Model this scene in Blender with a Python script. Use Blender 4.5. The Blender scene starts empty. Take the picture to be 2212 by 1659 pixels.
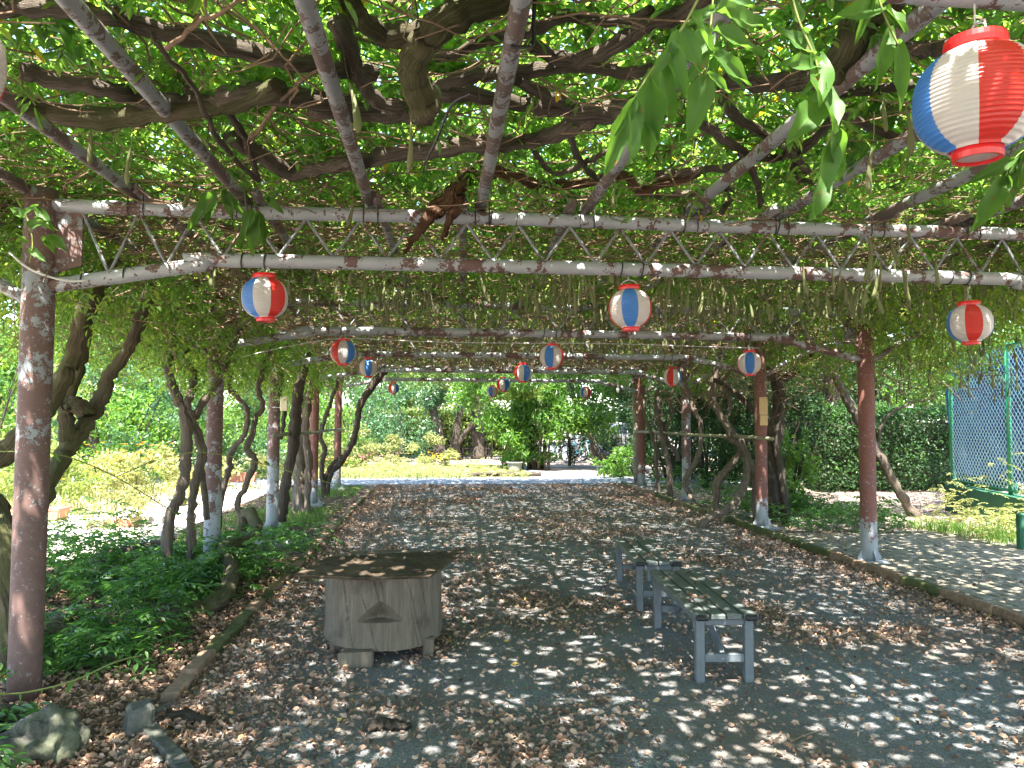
import bpy, bmesh, math, random
import numpy as np
from mathutils import Vector, Matrix
random.seed(7)
RS = np.random.RandomState(11)
rad = math.radians
scene = bpy.context.scene
col = scene.collection

# ------------------------------------------------------------------ camera
YAW, PITCH, ROLL, EYE = rad(5.585), rad(2.844), rad(0.203), 1.55
_R = Vector((math.cos(YAW), -math.sin(YAW), 0))
_F = Vector((math.sin(YAW)*math.cos(PITCH), math.cos(YAW)*math.cos(PITCH), math.sin(PITCH)))
_U = _R.cross(_F)
CR = _R*math.cos(ROLL) + _U*math.sin(ROLL)
CU = _U*math.cos(ROLL) - _R*math.sin(ROLL)
CF = _F
cam = bpy.data.cameras.new('camera')
cam_o = bpy.data.objects.new('camera', cam)
col.objects.link(cam_o)
cam.sensor_width = 36.0
cam.lens = 36.0*1597/2212
cam.clip_start = 0.05
cam.clip_end = 600
cam_o.matrix_world = Matrix(((CR.x, CU.x, -CF.x, 0), (CR.y, CU.y, -CF.y, 0), (CR.z, CU.z, -CF.z, EYE), (0, 0, 0, 1)))
scene.camera = cam_o

# ------------------------------------------------------------------ daylight
SUN_EL, SUN_AZ = rad(64), math.atan2(-0.22, -0.97)     # azimuth as atan2(x, y): high sun behind the viewer, a little to the left
sdir = Vector((math.sin(SUN_AZ)*math.cos(SUN_EL), math.cos(SUN_AZ)*math.cos(SUN_EL), math.sin(SUN_EL)))
world = bpy.data.worlds.new('World')
scene.world = world
world.use_nodes = True
nt = world.node_tree
sky = nt.nodes.new('ShaderNodeTexSky')
sky.sky_type = 'NISHITA'
sky.sun_disc = False
sky.sun_elevation = SUN_EL
sky.sun_rotation = SUN_AZ
nt.nodes['Background'].inputs['Strength'].default_value = 0.15
nt.links.new(sky.outputs[0], nt.nodes['Background'].inputs[0])
sl = bpy.data.lights.new('sun', 'SUN')
sl.energy = 5.0
sl.angle = rad(0.53)
sl.color = (1.0, 0.95, 0.88)
so = bpy.data.objects.new('sun', sl)
col.objects.link(so)
so.location = (0, 0, 30)
so.rotation_euler = sdir.to_track_quat('Z', 'Y').to_euler()
scene.view_settings.view_transform = 'Standard'
scene.view_settings.look = 'None'
scene.view_settings.gamma = 1
scene.view_settings.use_curve_mapping = False
scene.view_settings.exposure = 2.95
scene.render.engine = 'CYCLES'
cy = scene.cycles
cy.use_denoising = True
cy.denoiser = 'OPENIMAGEDENOISE'
cy.max_bounces = 7
cy.diffuse_bounces = 4
cy.glossy_bounces = 2
cy.transmission_bounces = 4
cy.transparent_max_bounces = 6
cy.sample_clamp_indirect = 8
cy.use_light_tree = False
cy.caustics_reflective = False
cy.caustics_refractive = False

# ------------------------------------------------------------------ positions read off the photograph (2212 x 1659 grid) as points in the place
def ray(u, v):
    return CF + CR*((u-1106)/1597) - CU*((v-829.5)/1597)
def PY(u, v, y):
    d = ray(u, v); t = y/d.y
    return Vector((d.x*t, y, EYE+d.z*t))
def PZ(u, v, z):
    d = ray(u, v); t = (z-EYE)/d.z
    return Vector((d.x*t, d.y*t, z))
def G(u, v):
    return PZ(u, v, 0.0)
def zz(pts, x0, y0, k):                       # enlarged view -> photograph grid
    return [((x0+x/k)/1.1573, (y0+y/k)/1.1573) for x, y in pts]

# ------------------------------------------------------------------ object helpers
def tag(o, label=None, cat=None, group=None, kind=None):
    if label: o['label'] = label
    if cat: o['category'] = cat
    if group: o['group'] = group
    if kind: o['kind'] = kind
    return o
def link(o, parent=None):
    col.objects.link(o)
    if parent is not None:
        o.parent = parent
        if 'base' in parent: o.matrix_parent_inverse = Matrix.Translation(-Vector(parent['base']))
    return o
def thing(name, loc, label, cat, group=None, kind=None):
    o = bpy.data.objects.new(name, None)
    o.empty_display_size = 0.2
    o.location = loc
    o['base'] = tuple(loc)
    col.objects.link(o)
    return tag(o, label, cat, group, kind)
def part(name, me, parent=None):
    return link(bpy.data.objects.new(name, me), parent)
def np_mesh(name, V, faces_flat, sizes, mat, smooth=False):
    me = bpy.data.meshes.new(name)
    V = np.ascontiguousarray(V, dtype=np.float32)
    faces_flat = np.ascontiguousarray(faces_flat, dtype=np.int32)
    sizes = np.asarray(sizes, dtype=np.int32)
    me.vertices.add(len(V)); me.vertices.foreach_set('co', V.ravel())
    me.loops.add(len(faces_flat)); me.loops.foreach_set('vertex_index', faces_flat)
    me.polygons.add(len(sizes))
    st = np.zeros(len(sizes), dtype=np.int32); st[1:] = np.cumsum(sizes)[:-1]
    me.polygons.foreach_set('loop_start', st)
    me.polygons.foreach_set('use_smooth', np.full(len(sizes), smooth, dtype=bool))
    me.update(calc_edges=True)
    if mat is not None: me.materials.append(mat)
    return me

class MB:
    """collects verts and faces, then becomes one mesh"""
    def __init__(s): s.v = []; s.f = []; s.m = []
    def add(s, V, F, mi=0):
        n = len(s.v)
        s.v.extend([tuple(p) for p in V]); s.f.extend([tuple(i+n for i in f) for f in F]); s.m.extend([mi]*len(F))
        return s
    def box(s, c, size, rz=0.0, mi=0, taper=1.0, rx=0.0, ry=0.0):
        M = Matrix.Translation(c) @ Matrix.Rotation(rz, 4, 'Z') @ Matrix.Rotation(ry, 4, 'Y') @ Matrix.Rotation(rx, 4, 'X')
        hx, hy, hz = [k/2 for k in size]
        V = [M @ Vector((sx*hx*(taper if sz > 0 else 1), sy*hy*(taper if sz > 0 else 1), sz*hz)) for sz in (-1, 1) for sx, sy in ((-1,-1),(1,-1),(1,1),(-1,1))]
        return s.add(V, [(3,2,1,0),(4,5,6,7),(0,1,5,4),(1,2,6,5),(2,3,7,6),(3,0,4,7)], mi)
    def bevbox(s, c, size, b=0.008, rz=0.0, rx=0.0, ry=0.0, mi=0, jit=0.0):
        """box with chamfered edges (18 faces)"""
        M = Matrix.Translation(c) @ Matrix.Rotation(rz, 4, 'Z') @ Matrix.Rotation(ry, 4, 'Y') @ Matrix.Rotation(rx, 4, 'X')
        h = [k/2 for k in size]; b = min(b, min(h)*0.9)
        V = []; idx = {}
        for sx in (-1, 1):
            for sy in (-1, 1):
                for sz in (-1, 1):
                    j = [random.uniform(-jit, jit) for _ in range(3)]
                    for ax in range(3):
                        p = [sx*(h[0]-b), sy*(h[1]-b), sz*(h[2]-b)]
                        p[ax] = (sx, sy, sz)[ax]*h[ax]
                        idx[(sx, sy, sz, ax)] = len(V)
                        V.append(M @ Vector((p[0]+j[0], p[1]+j[1], p[2]+j[2])))
        F = []
        for ax in range(3):
            o1, o2 = [a for a in range(3) if a != ax]
            for sg in (-1, 1):
                q = []
                for a, bb in ((-1,-1),(1,-1),(1,1),(-1,1)):
                    k = [0,0,0]; k[ax] = sg; k[o1] = a; k[o2] = bb
                    q.append(idx[(k[0], k[1], k[2], ax)])
                F.append(q)
        for ax in range(3):
            o1, o2 = [a for a in range(3) if a != ax]
            for a in (-1, 1):
                for bb in (-1, 1):
                    k0 = [0,0,0]; k0[ax] = -1; k0[o1] = a; k0[o2] = bb
                    k1 = list(k0); k1[ax] = 1
                    F.append([idx[(*k0, o1)], idx[(*k1, o1)], idx[(*k1, o2)], idx[(*k0, o2)]])
        for sx in (-1, 1):
            for sy in (-1, 1):
                for sz in (-1, 1):
                    F.append([idx[(sx, sy, sz, a)] for a in range(3)])
        return s.add(V, F, mi)
    def tube(s, pts, r, n=8, caps=True, mi=0, wob=0.0):
        V, F = tube_vf(pts, r, n, caps, wob)
        return s.add(V, F, mi)
    def build(s, name, mat, parent=None, smooth=False, fix=True):
        me = bpy.data.meshes.new(name)
        me.from_pydata(s.v, [], s.f)
        for m in (mat if isinstance(mat, (list, tuple)) else [mat]): me.materials.append(m)
        if len(s.m): me.polygons.foreach_set('material_index', s.m)
        if fix:
            bm = bmesh.new(); bm.from_mesh(me); bmesh.ops.recalc_face_normals(bm, faces=bm.faces[:]); bm.to_mesh(me); bm.free()
        if smooth: me.polygons.foreach_set('use_smooth', [True]*len(me.polygons))
        me.update()
        return part(name, me, parent)

def tube_vf(pts, r, n=8, caps=True, wob=0.0):
    pts = [Vector(p) for p in pts]
    if not hasattr(r, '__len__'): r = [r]*len(pts)
    V = []; F = []
    t0 = (pts[1]-pts[0]).normalized()
    a = t0.orthogonal().normalized()
    ph = random.uniform(0, 6.28)
    for i, p in enumerate(pts):
        t = (pts[min(i+1, len(pts)-1)]-pts[max(i-1, 0)])
        t = t.normalized() if t.length > 1e-9 else t0
        a = (a - t*a.dot(t)); a = a.normalized() if a.length > 1e-6 else t.orthogonal().normalized()
        b = t.cross(a)
        for k in range(n):
            an = 2*math.pi*k/n
            rr = r[i]*(1+wob*(math.sin(2*an+ph+i*0.22)*0.6+math.sin(4*an-ph+i*0.3)*0.5+random.uniform(-.22,.22)))
            V.append(p + (a*math.cos(an)+b*math.sin(an))*rr)
    for i in range(len(pts)-1):
        for k in range(n):
            F.append((i*n+k, i*n+(k+1) % n, (i+1)*n+(k+1) % n, (i+1)*n+k))
    if caps:
        F.append(tuple(reversed(range(n)))); F.append(tuple((len(pts)-1)*n+k for k in range(n)))
    return V, F

def smooth_path(pts, sub=5):
    """Catmull-Rom through the points"""
    P = [Vector(p) for p in pts]
    P = [P[0]*2-P[1]] + P + [P[-1]*2-P[-2]]
    out = []
    for i in range(1, len(P)-2):
        for k in range(sub):
            t = k/sub
            out.append(0.5*((2*P[i]) + (P[i+1]-P[i-1])*t + (2*P[i-1]-5*P[i]+4*P[i+1]-P[i+2])*t*t + (3*P[i]-P[i-1]-3*P[i+1]+P[i+2])*t**3))
    out.append(P[-2])
    return out
def limb(name, pts, r0, r1, mat, parent, n=10, wob=0.12, jit=0.008, sub=5):
    P = smooth_path(pts, sub)
    m = len(P)
    P = [p+Vector((random.gauss(0,jit), random.gauss(0,jit), random.gauss(0,jit))) for p in P]
    R = [(r0+(r1-r0)*i/(m-1))*(1+0.10*math.sin(i*1.7)+random.uniform(-.07,.07)) for i in range(m)]
    o = MB().tube(P, R, n, True, 0, wob).build(name, mat, parent, smooth=True, fix=False)
    s = np.concatenate([[0], np.cumsum([(b-a).length for a, b in zip(P[:-1], P[1:])])])
    an = (2*np.pi*np.arange(n)/n)[None, :]+(s*1.6)[:, None]
    fib = np.stack([np.cos(an), np.sin(an), np.repeat(s[:, None], n, 1)], 2).reshape(-1, 3)+np.random.RandomState(m).uniform(0, 30, 3)
    at = o.data.attributes.new('fib', 'FLOAT_VECTOR', 'POINT'); at.data.foreach_set('vector', fib.astype(np.float32).ravel())
    return o

# ---------------------------------------------------------------- leaves
T_DIA = (np.array([[0,0,0],[.45,.5,.07],[1,0,-.03],[.45,-.5,.07]], float), [(0,3,2),(0,2,1)])
T_LEAF = (np.array([[0,0,0],[.28,.46,.07],[.66,.40,.05],[1,0,-.10],[.66,-.40,.05],[.28,-.46,.07]], float), [(0,3,2,1),(0,5,4,3)])
T_DRY = (np.array([[0,0,.10],[.3,.45,.16],[.7,.34,.05],[1,0,.20],[.7,-.36,.16],[.3,-.42,.04],[.5,0,-.02]], float), [(0,6,1),(1,6,2),(2,6,3),(3,6,4),(4,6,5),(5,6,0)])
T_CURL = (np.array([[0,.15,.10],[.3,.50,.42],[.72,.22,.50],[1,-.15,.22],[.75,-.35,.30],[.25,-.48,.46],[.5,.05,-.03]], float), [(0,6,1),(1,6,2),(2,6,3),(3,6,4),(4,6,5),(5,6,0)])
T_BLADE = (np.array([[0,.5,0],[0,-.5,0],[.55,.4,.06],[.55,-.4,.06],[1,0,.28]], float), [(0,1,3,2),(2,3,4)])
def nrm(a): return a/np.maximum(np.linalg.norm(a, axis=-1, keepdims=True), 1e-9)
def leaves(name, P, A, N, L, W, mat, tpl=T_LEAF):
    T, FT = tpl
    P = np.asarray(P, float); n = len(P); A = nrm(np.asarray(A, float)); N = np.asarray(N, float)
    N = nrm(N - A*np.sum(N*A, axis=1, keepdims=True)); B = np.cross(N, A)
    L = np.broadcast_to(L, (n,))[:, None, None]; W = np.broadcast_to(W, (n,))[:, None, None]
    V = P[:, None, :] + A[:, None, :]*T[None, :, 0:1]*L + B[:, None, :]*T[None, :, 1:2]*W + N[:, None, :]*T[None, :, 2:3]*L
    m = len(T)
    flat = np.concatenate([np.array(f) for f in FT]); sizes = np.array([len(f) for f in FT])
    idx = (np.arange(n)*m)[:, None] + flat[None, :]
    return np_mesh(name, V.reshape(-1, 3), idx.ravel(), np.tile(sizes, n), mat)
def merge(*parts):
    return tuple(np.concatenate([p[i] for p in parts]) for i in range(5))
def compound(P, D, Lr, pairs, l, w, rs, droop=.35, flop=.35, jit=.25):
    """pinnate leaves: P base points, D directions; returns P,A,N,L,W for every leaflet"""
    P = np.asarray(P, float); D = nrm(np.asarray(D, float)); n = len(P)
    Z = np.array([0, 0, 1.0])
    S = np.cross(D, Z); bad = np.linalg.norm(S, axis=1) < 1e-3; S[bad] = [1, 0, 0]; S = nrm(S)
    Lr = np.broadcast_to(Lr, (n,)); l = np.broadcast_to(l, (n,)); w = np.broadcast_to(w, (n,))
    outP, outA, outN, outL, outW = [], [], [], [], []
    up = nrm(np.cross(S, D))
    for k in range(pairs+1):
        t = min(1.0, (k+.8)/(pairs+.3))
        pos = P + D*(Lr*t)[:, None]; pos[:, 2] -= droop*Lr*t*t
        Dt = D.copy(); Dt[:, 2] -= droop*1.4*t; Dt = nrm(Dt)
        for sd in ((-1, 1) if k < pairs else (0,)):
            A = Dt*(.55 if sd else 1.0) + S*(sd*.85)
            A[:, 2] -= flop*rs.rand(n)
            A = A + rs.normal(0, jit*.6, (n, 3))
            N = up + rs.normal(0, jit, (n, 3))
            sc = (1-.35*abs(t-.55))*rs.uniform(.8, 1.15, n)
            outP.append(pos); outA.append(A); outN.append(N); outL.append(l*sc); outW.append(w*sc)
    return tuple(np.concatenate(q) for q in (outP, outA, outN, outL, outW))

def vnoise(seed, x, y, s):
    """cheap smooth noise in 2-D, about -1..1"""
    r = np.random.RandomState(seed); out = 0
    for k in range(5):
        a = r.uniform(0, 6.28); f = s*r.uniform(.6, 1.7); p = r.uniform(0, 6.28)
        out = out + np.sin((x*np.cos(a)+y*np.sin(a))*f+p+1.3*np.sin((x*np.sin(a)-y*np.cos(a))*f*.7+p*2))
    return out/3.2
# ------------------------------------------------------------------ materials
def mat_new(name):
    m = bpy.data.materials.new(name); m.use_nodes = True
    t = m.node_tree; t.nodes.clear()
    out = t.nodes.new('ShaderNodeOutputMaterial')
    return m, t, out
class N_:
    def __init__(s, t): s.t = t
    def node(s, ty, **kw):
        n = s.t.nodes.new(ty)
        for k, v in kw.items(): setattr(n, k, v)
        return n
    def link(s, a, b): s.t.links.new(a, b)
    def coord(s, kind='Object'): return s.node('ShaderNodeTexCoord').outputs[kind]
    def mapping(s, vec, scale=(1,1,1), loc=(0,0,0)):
        n = s.node('ShaderNodeMapping'); s.link(vec, n.inputs['Vector'])
        n.inputs['Scale'].default_value = scale; n.inputs['Location'].default_value = loc
        return n.outputs[0]
    def noise(s, vec, scale, detail=4, rough=.55, out='Fac', dist=0.0):
        n = s.node('ShaderNodeTexNoise'); s.link(vec, n.inputs['Vector'])
        n.inputs['Scale'].default_value = scale; n.inputs['Detail'].default_value = detail; n.inputs['Roughness'].default_value = rough
        n.inputs['Distortion'].default_value = dist
        return n.outputs[out]
    def voro(s, vec, scale, feat='F1', out='Distance'):
        n = s.node('ShaderNodeTexVoronoi', feature=feat); s.link(vec, n.inputs['Vector']); n.inputs['Scale'].default_value = scale
        return n.outputs[out]
    def ramp(s, fac, stops, interp='LINEAR'):
        n = s.node('ShaderNodeValToRGB'); n.color_ramp.interpolation = interp
        e = n.color_ramp.elements
        while len(e) < len(stops): e.new(0.5)
        for k, (p, c) in enumerate(stops):
            e[k].position = p; e[k].color = (*c, 1) if hasattr(c, '__len__') else (c, c, c, 1)
        if fac is not None: s.link(fac, n.inputs[0])
        return n.outputs[0]
    def math(s, op, a, b=None, c=None):
        n = s.node('ShaderNodeMath', operation=op)
        for i, q in enumerate((a, b, c)):
            if q is None: continue
            if hasattr(q, 'node'): s.link(q, n.inputs[i])
            else: n.inputs[i].default_value = q
        return n.outputs[0]
    def mix(s, fac, a, b, blend='MIX'):
        n = s.node('ShaderNodeMix', data_type='RGBA', blend_type=blend)
        for q, i in ((fac, 0), (a, 6), (b, 7)):
            if hasattr(q, 'node'): s.link(q, n.inputs[i])
            elif i == 0: n.inputs[0].default_value = q
            else: n.inputs[i].default_value = (*q, 1)
        return n.outputs[2]
    def bump(s, h, strength=.3, dist=.01):
        n = s.node('ShaderNodeBump'); n.inputs['Strength'].default_value = strength; n.inputs['Distance'].default_value = dist
        s.link(h, n.inputs['Height']); return n.outputs[0]
    def bsdf(s, color, rough=.7, normal=None, spec=.3, metal=0.0):
        n = s.node('ShaderNodeBsdfPrincipled')
        for q, k in ((color, 'Base Color'), (rough, 'Roughness')):
            if hasattr(q, 'node'): s.link(q, n.inputs[k])
            elif k == 'Base Color': n.inputs[k].default_value = (*q, 1)
            else: n.inputs[k].default_value = q
        n.inputs['Specular IOR Level'].default_value = spec; n.inputs['Metallic'].default_value = metal
        if normal is not None: s.link(normal, n.inputs['Normal'])
        return n.outputs[0]

def m_leaf(name, cols, trans, tfac=.5, rough=.38, spec=.35, yellow=None):
    """leaf: glossy diffuse face plus light let through; colour varies from leaf to leaf"""
    m, t, out = mat_new(name); n = N_(t)
    g = n.node('ShaderNodeNewGeometry').outputs['Random Per Island']
    k = len(cols)
    stops = [(i/(k-1), c) for i, c in enumerate(cols)]
    c1 = n.ramp(g, stops)
    g2 = n.math('FRACT', n.math('MULTIPLY', g, 17.31))
    tr = n.ramp(g2, [(0, tuple(q*.6 for q in trans)), (.6, trans), (1, (min(1, trans[0]*1.5), trans[1]*1.15, trans[2]*.9))])
    if yellow:
        sel = n.math('GREATER_THAN', n.math('FRACT', n.math('MULTIPLY', g, 91.7)), 1-yellow)
        c1 = n.mix(sel, c1, (.42, .30, .03)); tr = n.mix(sel, tr, (.8, .55, .03))
    b = n.bsdf(c1, rough, None, spec)
    tl = n.node('ShaderNodeBsdfTranslucent'); n.link(tr, tl.inputs[0])
    mx = n.node('ShaderNodeMixShader'); mx.inputs[0].default_value = tfac
    n.link(b, mx.inputs[1]); n.link(tl.outputs[0], mx.inputs[2]); n.link(mx.outputs[0], out.inputs[0])
    return m
def m_dry(name):
    m, t, out = mat_new(name); n = N_(t)
    g = n.node('ShaderNodeNewGeometry').outputs['Random Per Island']
    c = n.ramp(g, [(0, (.10,.062,.042)), (.3, (.20,.125,.085)), (.6, (.32,.205,.14)), (.86, (.42,.285,.20)), (.985, (.46,.32,.23)), (1, (.50,.34,.08))])
    tl = n.node('ShaderNodeBsdfTranslucent'); n.link(c, tl.inputs[0])
    mx = n.node('ShaderNodeMixShader'); mx.inputs[0].default_value = .18
    n.link(n.bsdf(c, .7, None, .2), mx.inputs[1]); n.link(tl.outputs[0], mx.inputs[2]); n.link(mx.outputs[0], out.inputs[0])
    return m
def m_plain(name, c, rough=.6, spec=.3, var=.15, scale=8, bump=0.0, metal=0.0):
    m, t, out = mat_new(name); n = N_(t); v = n.coord()
    f = n.noise(v, scale, 5, .6)
    cc = n.mix(f, tuple(q*(1-var) for q in c), tuple(min(1, q*(1+var)) for q in c))
    nm = n.bump(n.noise(v, scale*4, 4), bump, .01) if bump else None
    n.link(n.bsdf(cc, rough, nm, spec, metal), out.inputs[0])
    return m
def m_bark(name, c0, c1, moss=0.0, scale=1.0, fib=False):
    m, t, out = mat_new(name); n = N_(t); v = n.coord()
    f = n.noise(n.mapping(v, (9*scale, 9*scale, 9*scale)), 1.0, 6, .65, dist=.6)
    f2 = n.noise(v, 55*scale, 5, .7)
    f3 = n.voro(n.mapping(v, (26*scale, 26*scale, 14*scale)), 1.0)
    mixf = n.math('MULTIPLY_ADD', f2, .5, n.math('MULTIPLY', f, .6))
    if fib:
        at = n.node('ShaderNodeAttribute', attribute_name='fib').outputs['Vector']
        f3 = n.noise(n.mapping(at, (4.5, 4.5, 2.2)), 1.0, 6, .7, dist=.35)
        f4 = n.noise(n.mapping(at, (14, 14, 5)), 1.0, 4, .65)
        mixf = n.math('ADD', n.math('MULTIPLY', f3, .62), n.math('ADD', n.math('MULTIPLY', f, .22), n.math('MULTIPLY', f4, .26)))
    cc = n.ramp(mixf, [(.30, tuple(q*.45 for q in c0)), (.48, c0), (.62, c1), (.8, tuple(min(1, q*1.4) for q in c1))])
    if moss:
        mk = n.ramp(n.noise(v, 5*scale, 4, .6), [(.5-moss*.2, 0.0), (.62-moss*.2, 1.0)])
        cc = n.mix(n.math('MULTIPLY', mk, moss), cc, (.075,.095,.025))
    h = n.math('ADD', n.math('MULTIPLY', f2, .7), n.math('MULTIPLY', f3, .5))
    if fib: h = n.math('ADD', n.math('MULTIPLY', f3, 1.5), n.math('ADD', n.math('MULTIPLY', f4, .8), n.math('MULTIPLY', f2, .25)))
    n.link(n.bsdf(cc, .85, n.bump(h, 1.0, .02 if fib else .012), .15), out.inputs[0])
    return m
def m_paint(name, amount, grey=(.28,.298,.312), prim=(.10,.058,.049), grad=None, scale=1.0):
    """grey paint flaking off brown primer; amount = share of bare primer; grad = ((z, extra), ...) wear that differs with height"""
    m, t, out = mat_new(name); n = N_(t); v = n.coord()
    big = n.noise(v, 3.2*scale, 3, .55)
    mid = n.noise(v, 15*scale, 7, .68)
    fin = n.noise(v, 70*scale, 4, .6)
    s_ = n.math('ADD', n.math('MULTIPLY', big, .70), n.math('ADD', n.math('MULTIPLY', mid, .62), n.math('MULTIPLY', fin, .26)))
    th = 1.02-amount*.46
    if grad:
        sep = n.node('ShaderNodeSeparateXYZ'); n.link(v, sep.inputs[0])
        zr = n.math('DIVIDE', sep.outputs[2], 3.0)
        gr = n.ramp(zr, [(z/3.0, e) for z, e in grad])
        s_ = n.math('ADD', s_, n.math('SUBTRACT', gr, .5))
    mask = n.ramp(n.math('MULTIPLY_ADD', n.math('SUBTRACT', s_, th), 1.0, .5), [(.488, 0.0), (.512, 1.0)])
    edge = n.ramp(n.math('MULTIPLY_ADD', n.math('SUBTRACT', s_, th), 1.0, .5), [(.46, 0.0), (.487, 1.0), (.50, 0.0)])
    gcol = n.mix(n.noise(v, 9, 5, .65), tuple(q*.72 for q in grey), tuple(q*1.18 for q in grey))
    pcol = n.mix(n.noise(v, 22, 5, .7), tuple(q*.6 for q in prim), tuple(q*1.5 for q in prim))
    fleck = n.ramp(n.math('MULTIPLY_ADD', n.noise(v, 6, 3, .6), .35, n.noise(v, 48, 3, .55)), [(.825, 0.0), (.855, 1.0)])
    pcol = n.mix(n.math('MULTIPLY', fleck, .5), pcol, tuple(q*1.15 for q in grey))
    speck = n.ramp(n.voro(v, 60), [(.10, 1.0), (.16, 0.0)])
    gcol = n.mix(n.math('MULTIPLY', speck, .25), gcol, (.4,.4,.39))
    gcol = n.mix(n.math('MULTIPLY', edge, .4), gcol, tuple(min(1, q*1.35) for q in grey))
    cc = n.mix(mask, gcol, pcol)
    h = n.math('MULTIPLY_ADD', mask, -1.0, n.math('MULTIPLY', fin, .35))
    n.link(n.bsdf(cc, n.ramp(mask, [(0, .42), (1, .75)]), n.bump(h, .55, .004), .4), out.inputs[0])
    return m

M = {}
M['canopy'] = m_leaf('wisteria_leaf', [(.026,.064,.02), (.046,.096,.03), (.034,.08,.024), (.065,.12,.036)], (.32,.58,.085), .55, yellow=.012)
M['canopy_low'] = m_leaf('wisteria_leaf_hanging', [(.035,.10,.018), (.065,.15,.028), (.05,.12,.022), (.09,.19,.03)], (.31,.53,.075), .54)
M['sucker'] = m_leaf('wisteria_sucker_leaf', [(.03,.075,.026), (.05,.115,.034), (.04,.095,.03), (.085,.16,.045)], (.18,.43,.06), .44)
M['bush_blue'] = m_leaf('camellia_leaf', [(.03,.08,.035), (.055,.12,.055), (.08,.15,.07)], (.14,.34,.08), .3, rough=.28, spec=.55)
M['bush_yel'] = m_leaf('bright_leaf', [(.08,.13,.028), (.12,.165,.04), (.16,.19,.05)], (.36,.50,.09), .42)
M['bush_mid'] = m_leaf('shrub_leaf', [(.04,.10,.02), (.065,.14,.028), (.09,.17,.032)], (.26,.52,.05), .42)
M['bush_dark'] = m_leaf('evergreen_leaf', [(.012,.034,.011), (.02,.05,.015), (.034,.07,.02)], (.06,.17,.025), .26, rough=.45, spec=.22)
M['grass'] = m_leaf('grass_blade', [(.07,.13,.02), (.12,.18,.03), (.17,.19,.04), (.22,.19,.07)], (.34,.44,.06), .4)
M['weed'] = m_leaf('yellow_weed_leaf', [(.13,.17,.05), (.21,.23,.09), (.30,.27,.12)], (.42,.48,.14), .4)
M['dry'] = m_dry('dry_leaf')
M['pod'] = m_leaf('seed_pod_skin', [(.10,.125,.05), (.135,.15,.065), (.17,.175,.09)], (.26,.32,.10), .22, rough=.6, spec=.2)
for nm_, c_ in (('orange', (.75,.24,.02)), ('yellow', (.72,.50,.03)), ('pink', (.72,.16,.32)), ('magenta', (.45,.05,.30))):
    M['fl_'+nm_] = m_leaf('petal_'+nm_, [tuple(q*.8 for q in c_), c_], c_, .35, rough=.6, spec=.1)
M['bark'] = m_bark('vine_bark', (.09,.071,.053), (.185,.152,.118), fib=True)
M['bark_moss'] = m_bark('vine_bark_mossy', (.07,.054,.034), (.155,.128,.082), moss=.45, fib=True)
M['bark_dark'] = m_bark('tree_bark_dark', (.045,.036,.028), (.095,.078,.06), fib=True)
M['bark_pale'] = m_bark('tree_bark_pale', (.12,.105,.08), (.24,.21,.165), moss=.3, fib=True)
M['twig'] = m_plain('twig_bark', (.17,.115,.075), .8, .15, .45, 3)
M['rot'] = m_bark('rotten_wood', (.085,.042,.024), (.17,.095,.055), scale=1.5, fib=True)
M['chord'] = m_paint('flaking_grey_pipe', .42)
M['rafter'] = m_paint('flaking_rafter_pipe', .52, grey=(.21,.22,.23), prim=(.10,.072,.062))
M['web'] = m_paint('truss_rod_paint', .35, grey=(.17,.185,.195), scale=2.5)
M['post_near'] = m_paint('post_paint_mixed', .72, scale=1.8, grey=(.18,.195,.205), grad=((0, .62), (.9, .60), (1.35, .5), (2.2, .40), (3, .5)))
M['post_mid'] = m_paint('post_paint_speckled', .56, scale=1.9, grey=(.23,.25,.265), grad=((0, .30), (.5, .42), (1.2, .55), (2.4, .55)))
M['post_red'] = m_paint('post_paint_bare', .66, scale=1.9, grey=(.22,.24,.25), prim=(.135,.055,.042), grad=((0, .12), (.28, .34), (.7, .60), (1.8, .72), (2.6, .64)))
M['bench'] = m_plain('grey_bench_boards', (.085,.095,.09), .5, .35, .35, 14, .25)
M['bench_leg'] = m_plain('grey_bench_legs', (.095,.108,.118), .5, .35, .3, 12, .2)
M['rubber'] = m_plain('black_rubber', (.012,.012,.014), .55, .4, .2)
M['black'] = m_plain('black_tie', (.012,.012,.013), .5, .4, .1)
M['cable'] = m_plain('pale_cable', (.45,.44,.42), .5, .3, .1)
M['bulb'] = m_plain('white_bulb', (.75,.74,.68), .25, .5, .05)
M['cream'] = m_plain('cream_box_plastic', (.62,.56,.40), .5, .3, .08)
M['bamboo'] = m_plain('weathered_bamboo', (.17,.165,.11), .6, .3, .3, 6)
M['timber'] = m_bark('weathered_timber', (.16,.14,.10), (.26,.23,.175), scale=.8)
M['plaque'] = m_plain('plaque_wood', (.42,.29,.14), .6, .25, .3, 12)
M['stone'] = m_bark('mossy_stone', (.045,.043,.037), (.09,.088,.078), moss=.3, scale=.8)
M['steel_dark'] = m_plain('dark_iron', (.03,.022,.02), .6, .4, .2)
M['green_paint'] = m_plain('green_fence_paint', (.02,.21,.10), .4, .5, .15)
M['green_dark'] = m_plain('green_wall_paint', (.025,.10,.06), .7, .3, .3, 3, .3)
M['wire'] = m_plain('green_coated_wire', (.42,.66,.66), .4, .5, .1)
M['terra'] = m_plain('terracotta', (.48,.19,.12), .8, .2, .25, 7, .2)
M['chrome'] = m_plain('bright_metal', (.55,.56,.58), .25, .5, .05, metal=.9)
M['car_paint'] = m_plain('silver_car_paint', (.20,.21,.22), .25, .6, .04)
M['glass'] = m_plain('dark_window_glass', (.02,.03,.035), .08, .6, .05)
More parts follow.
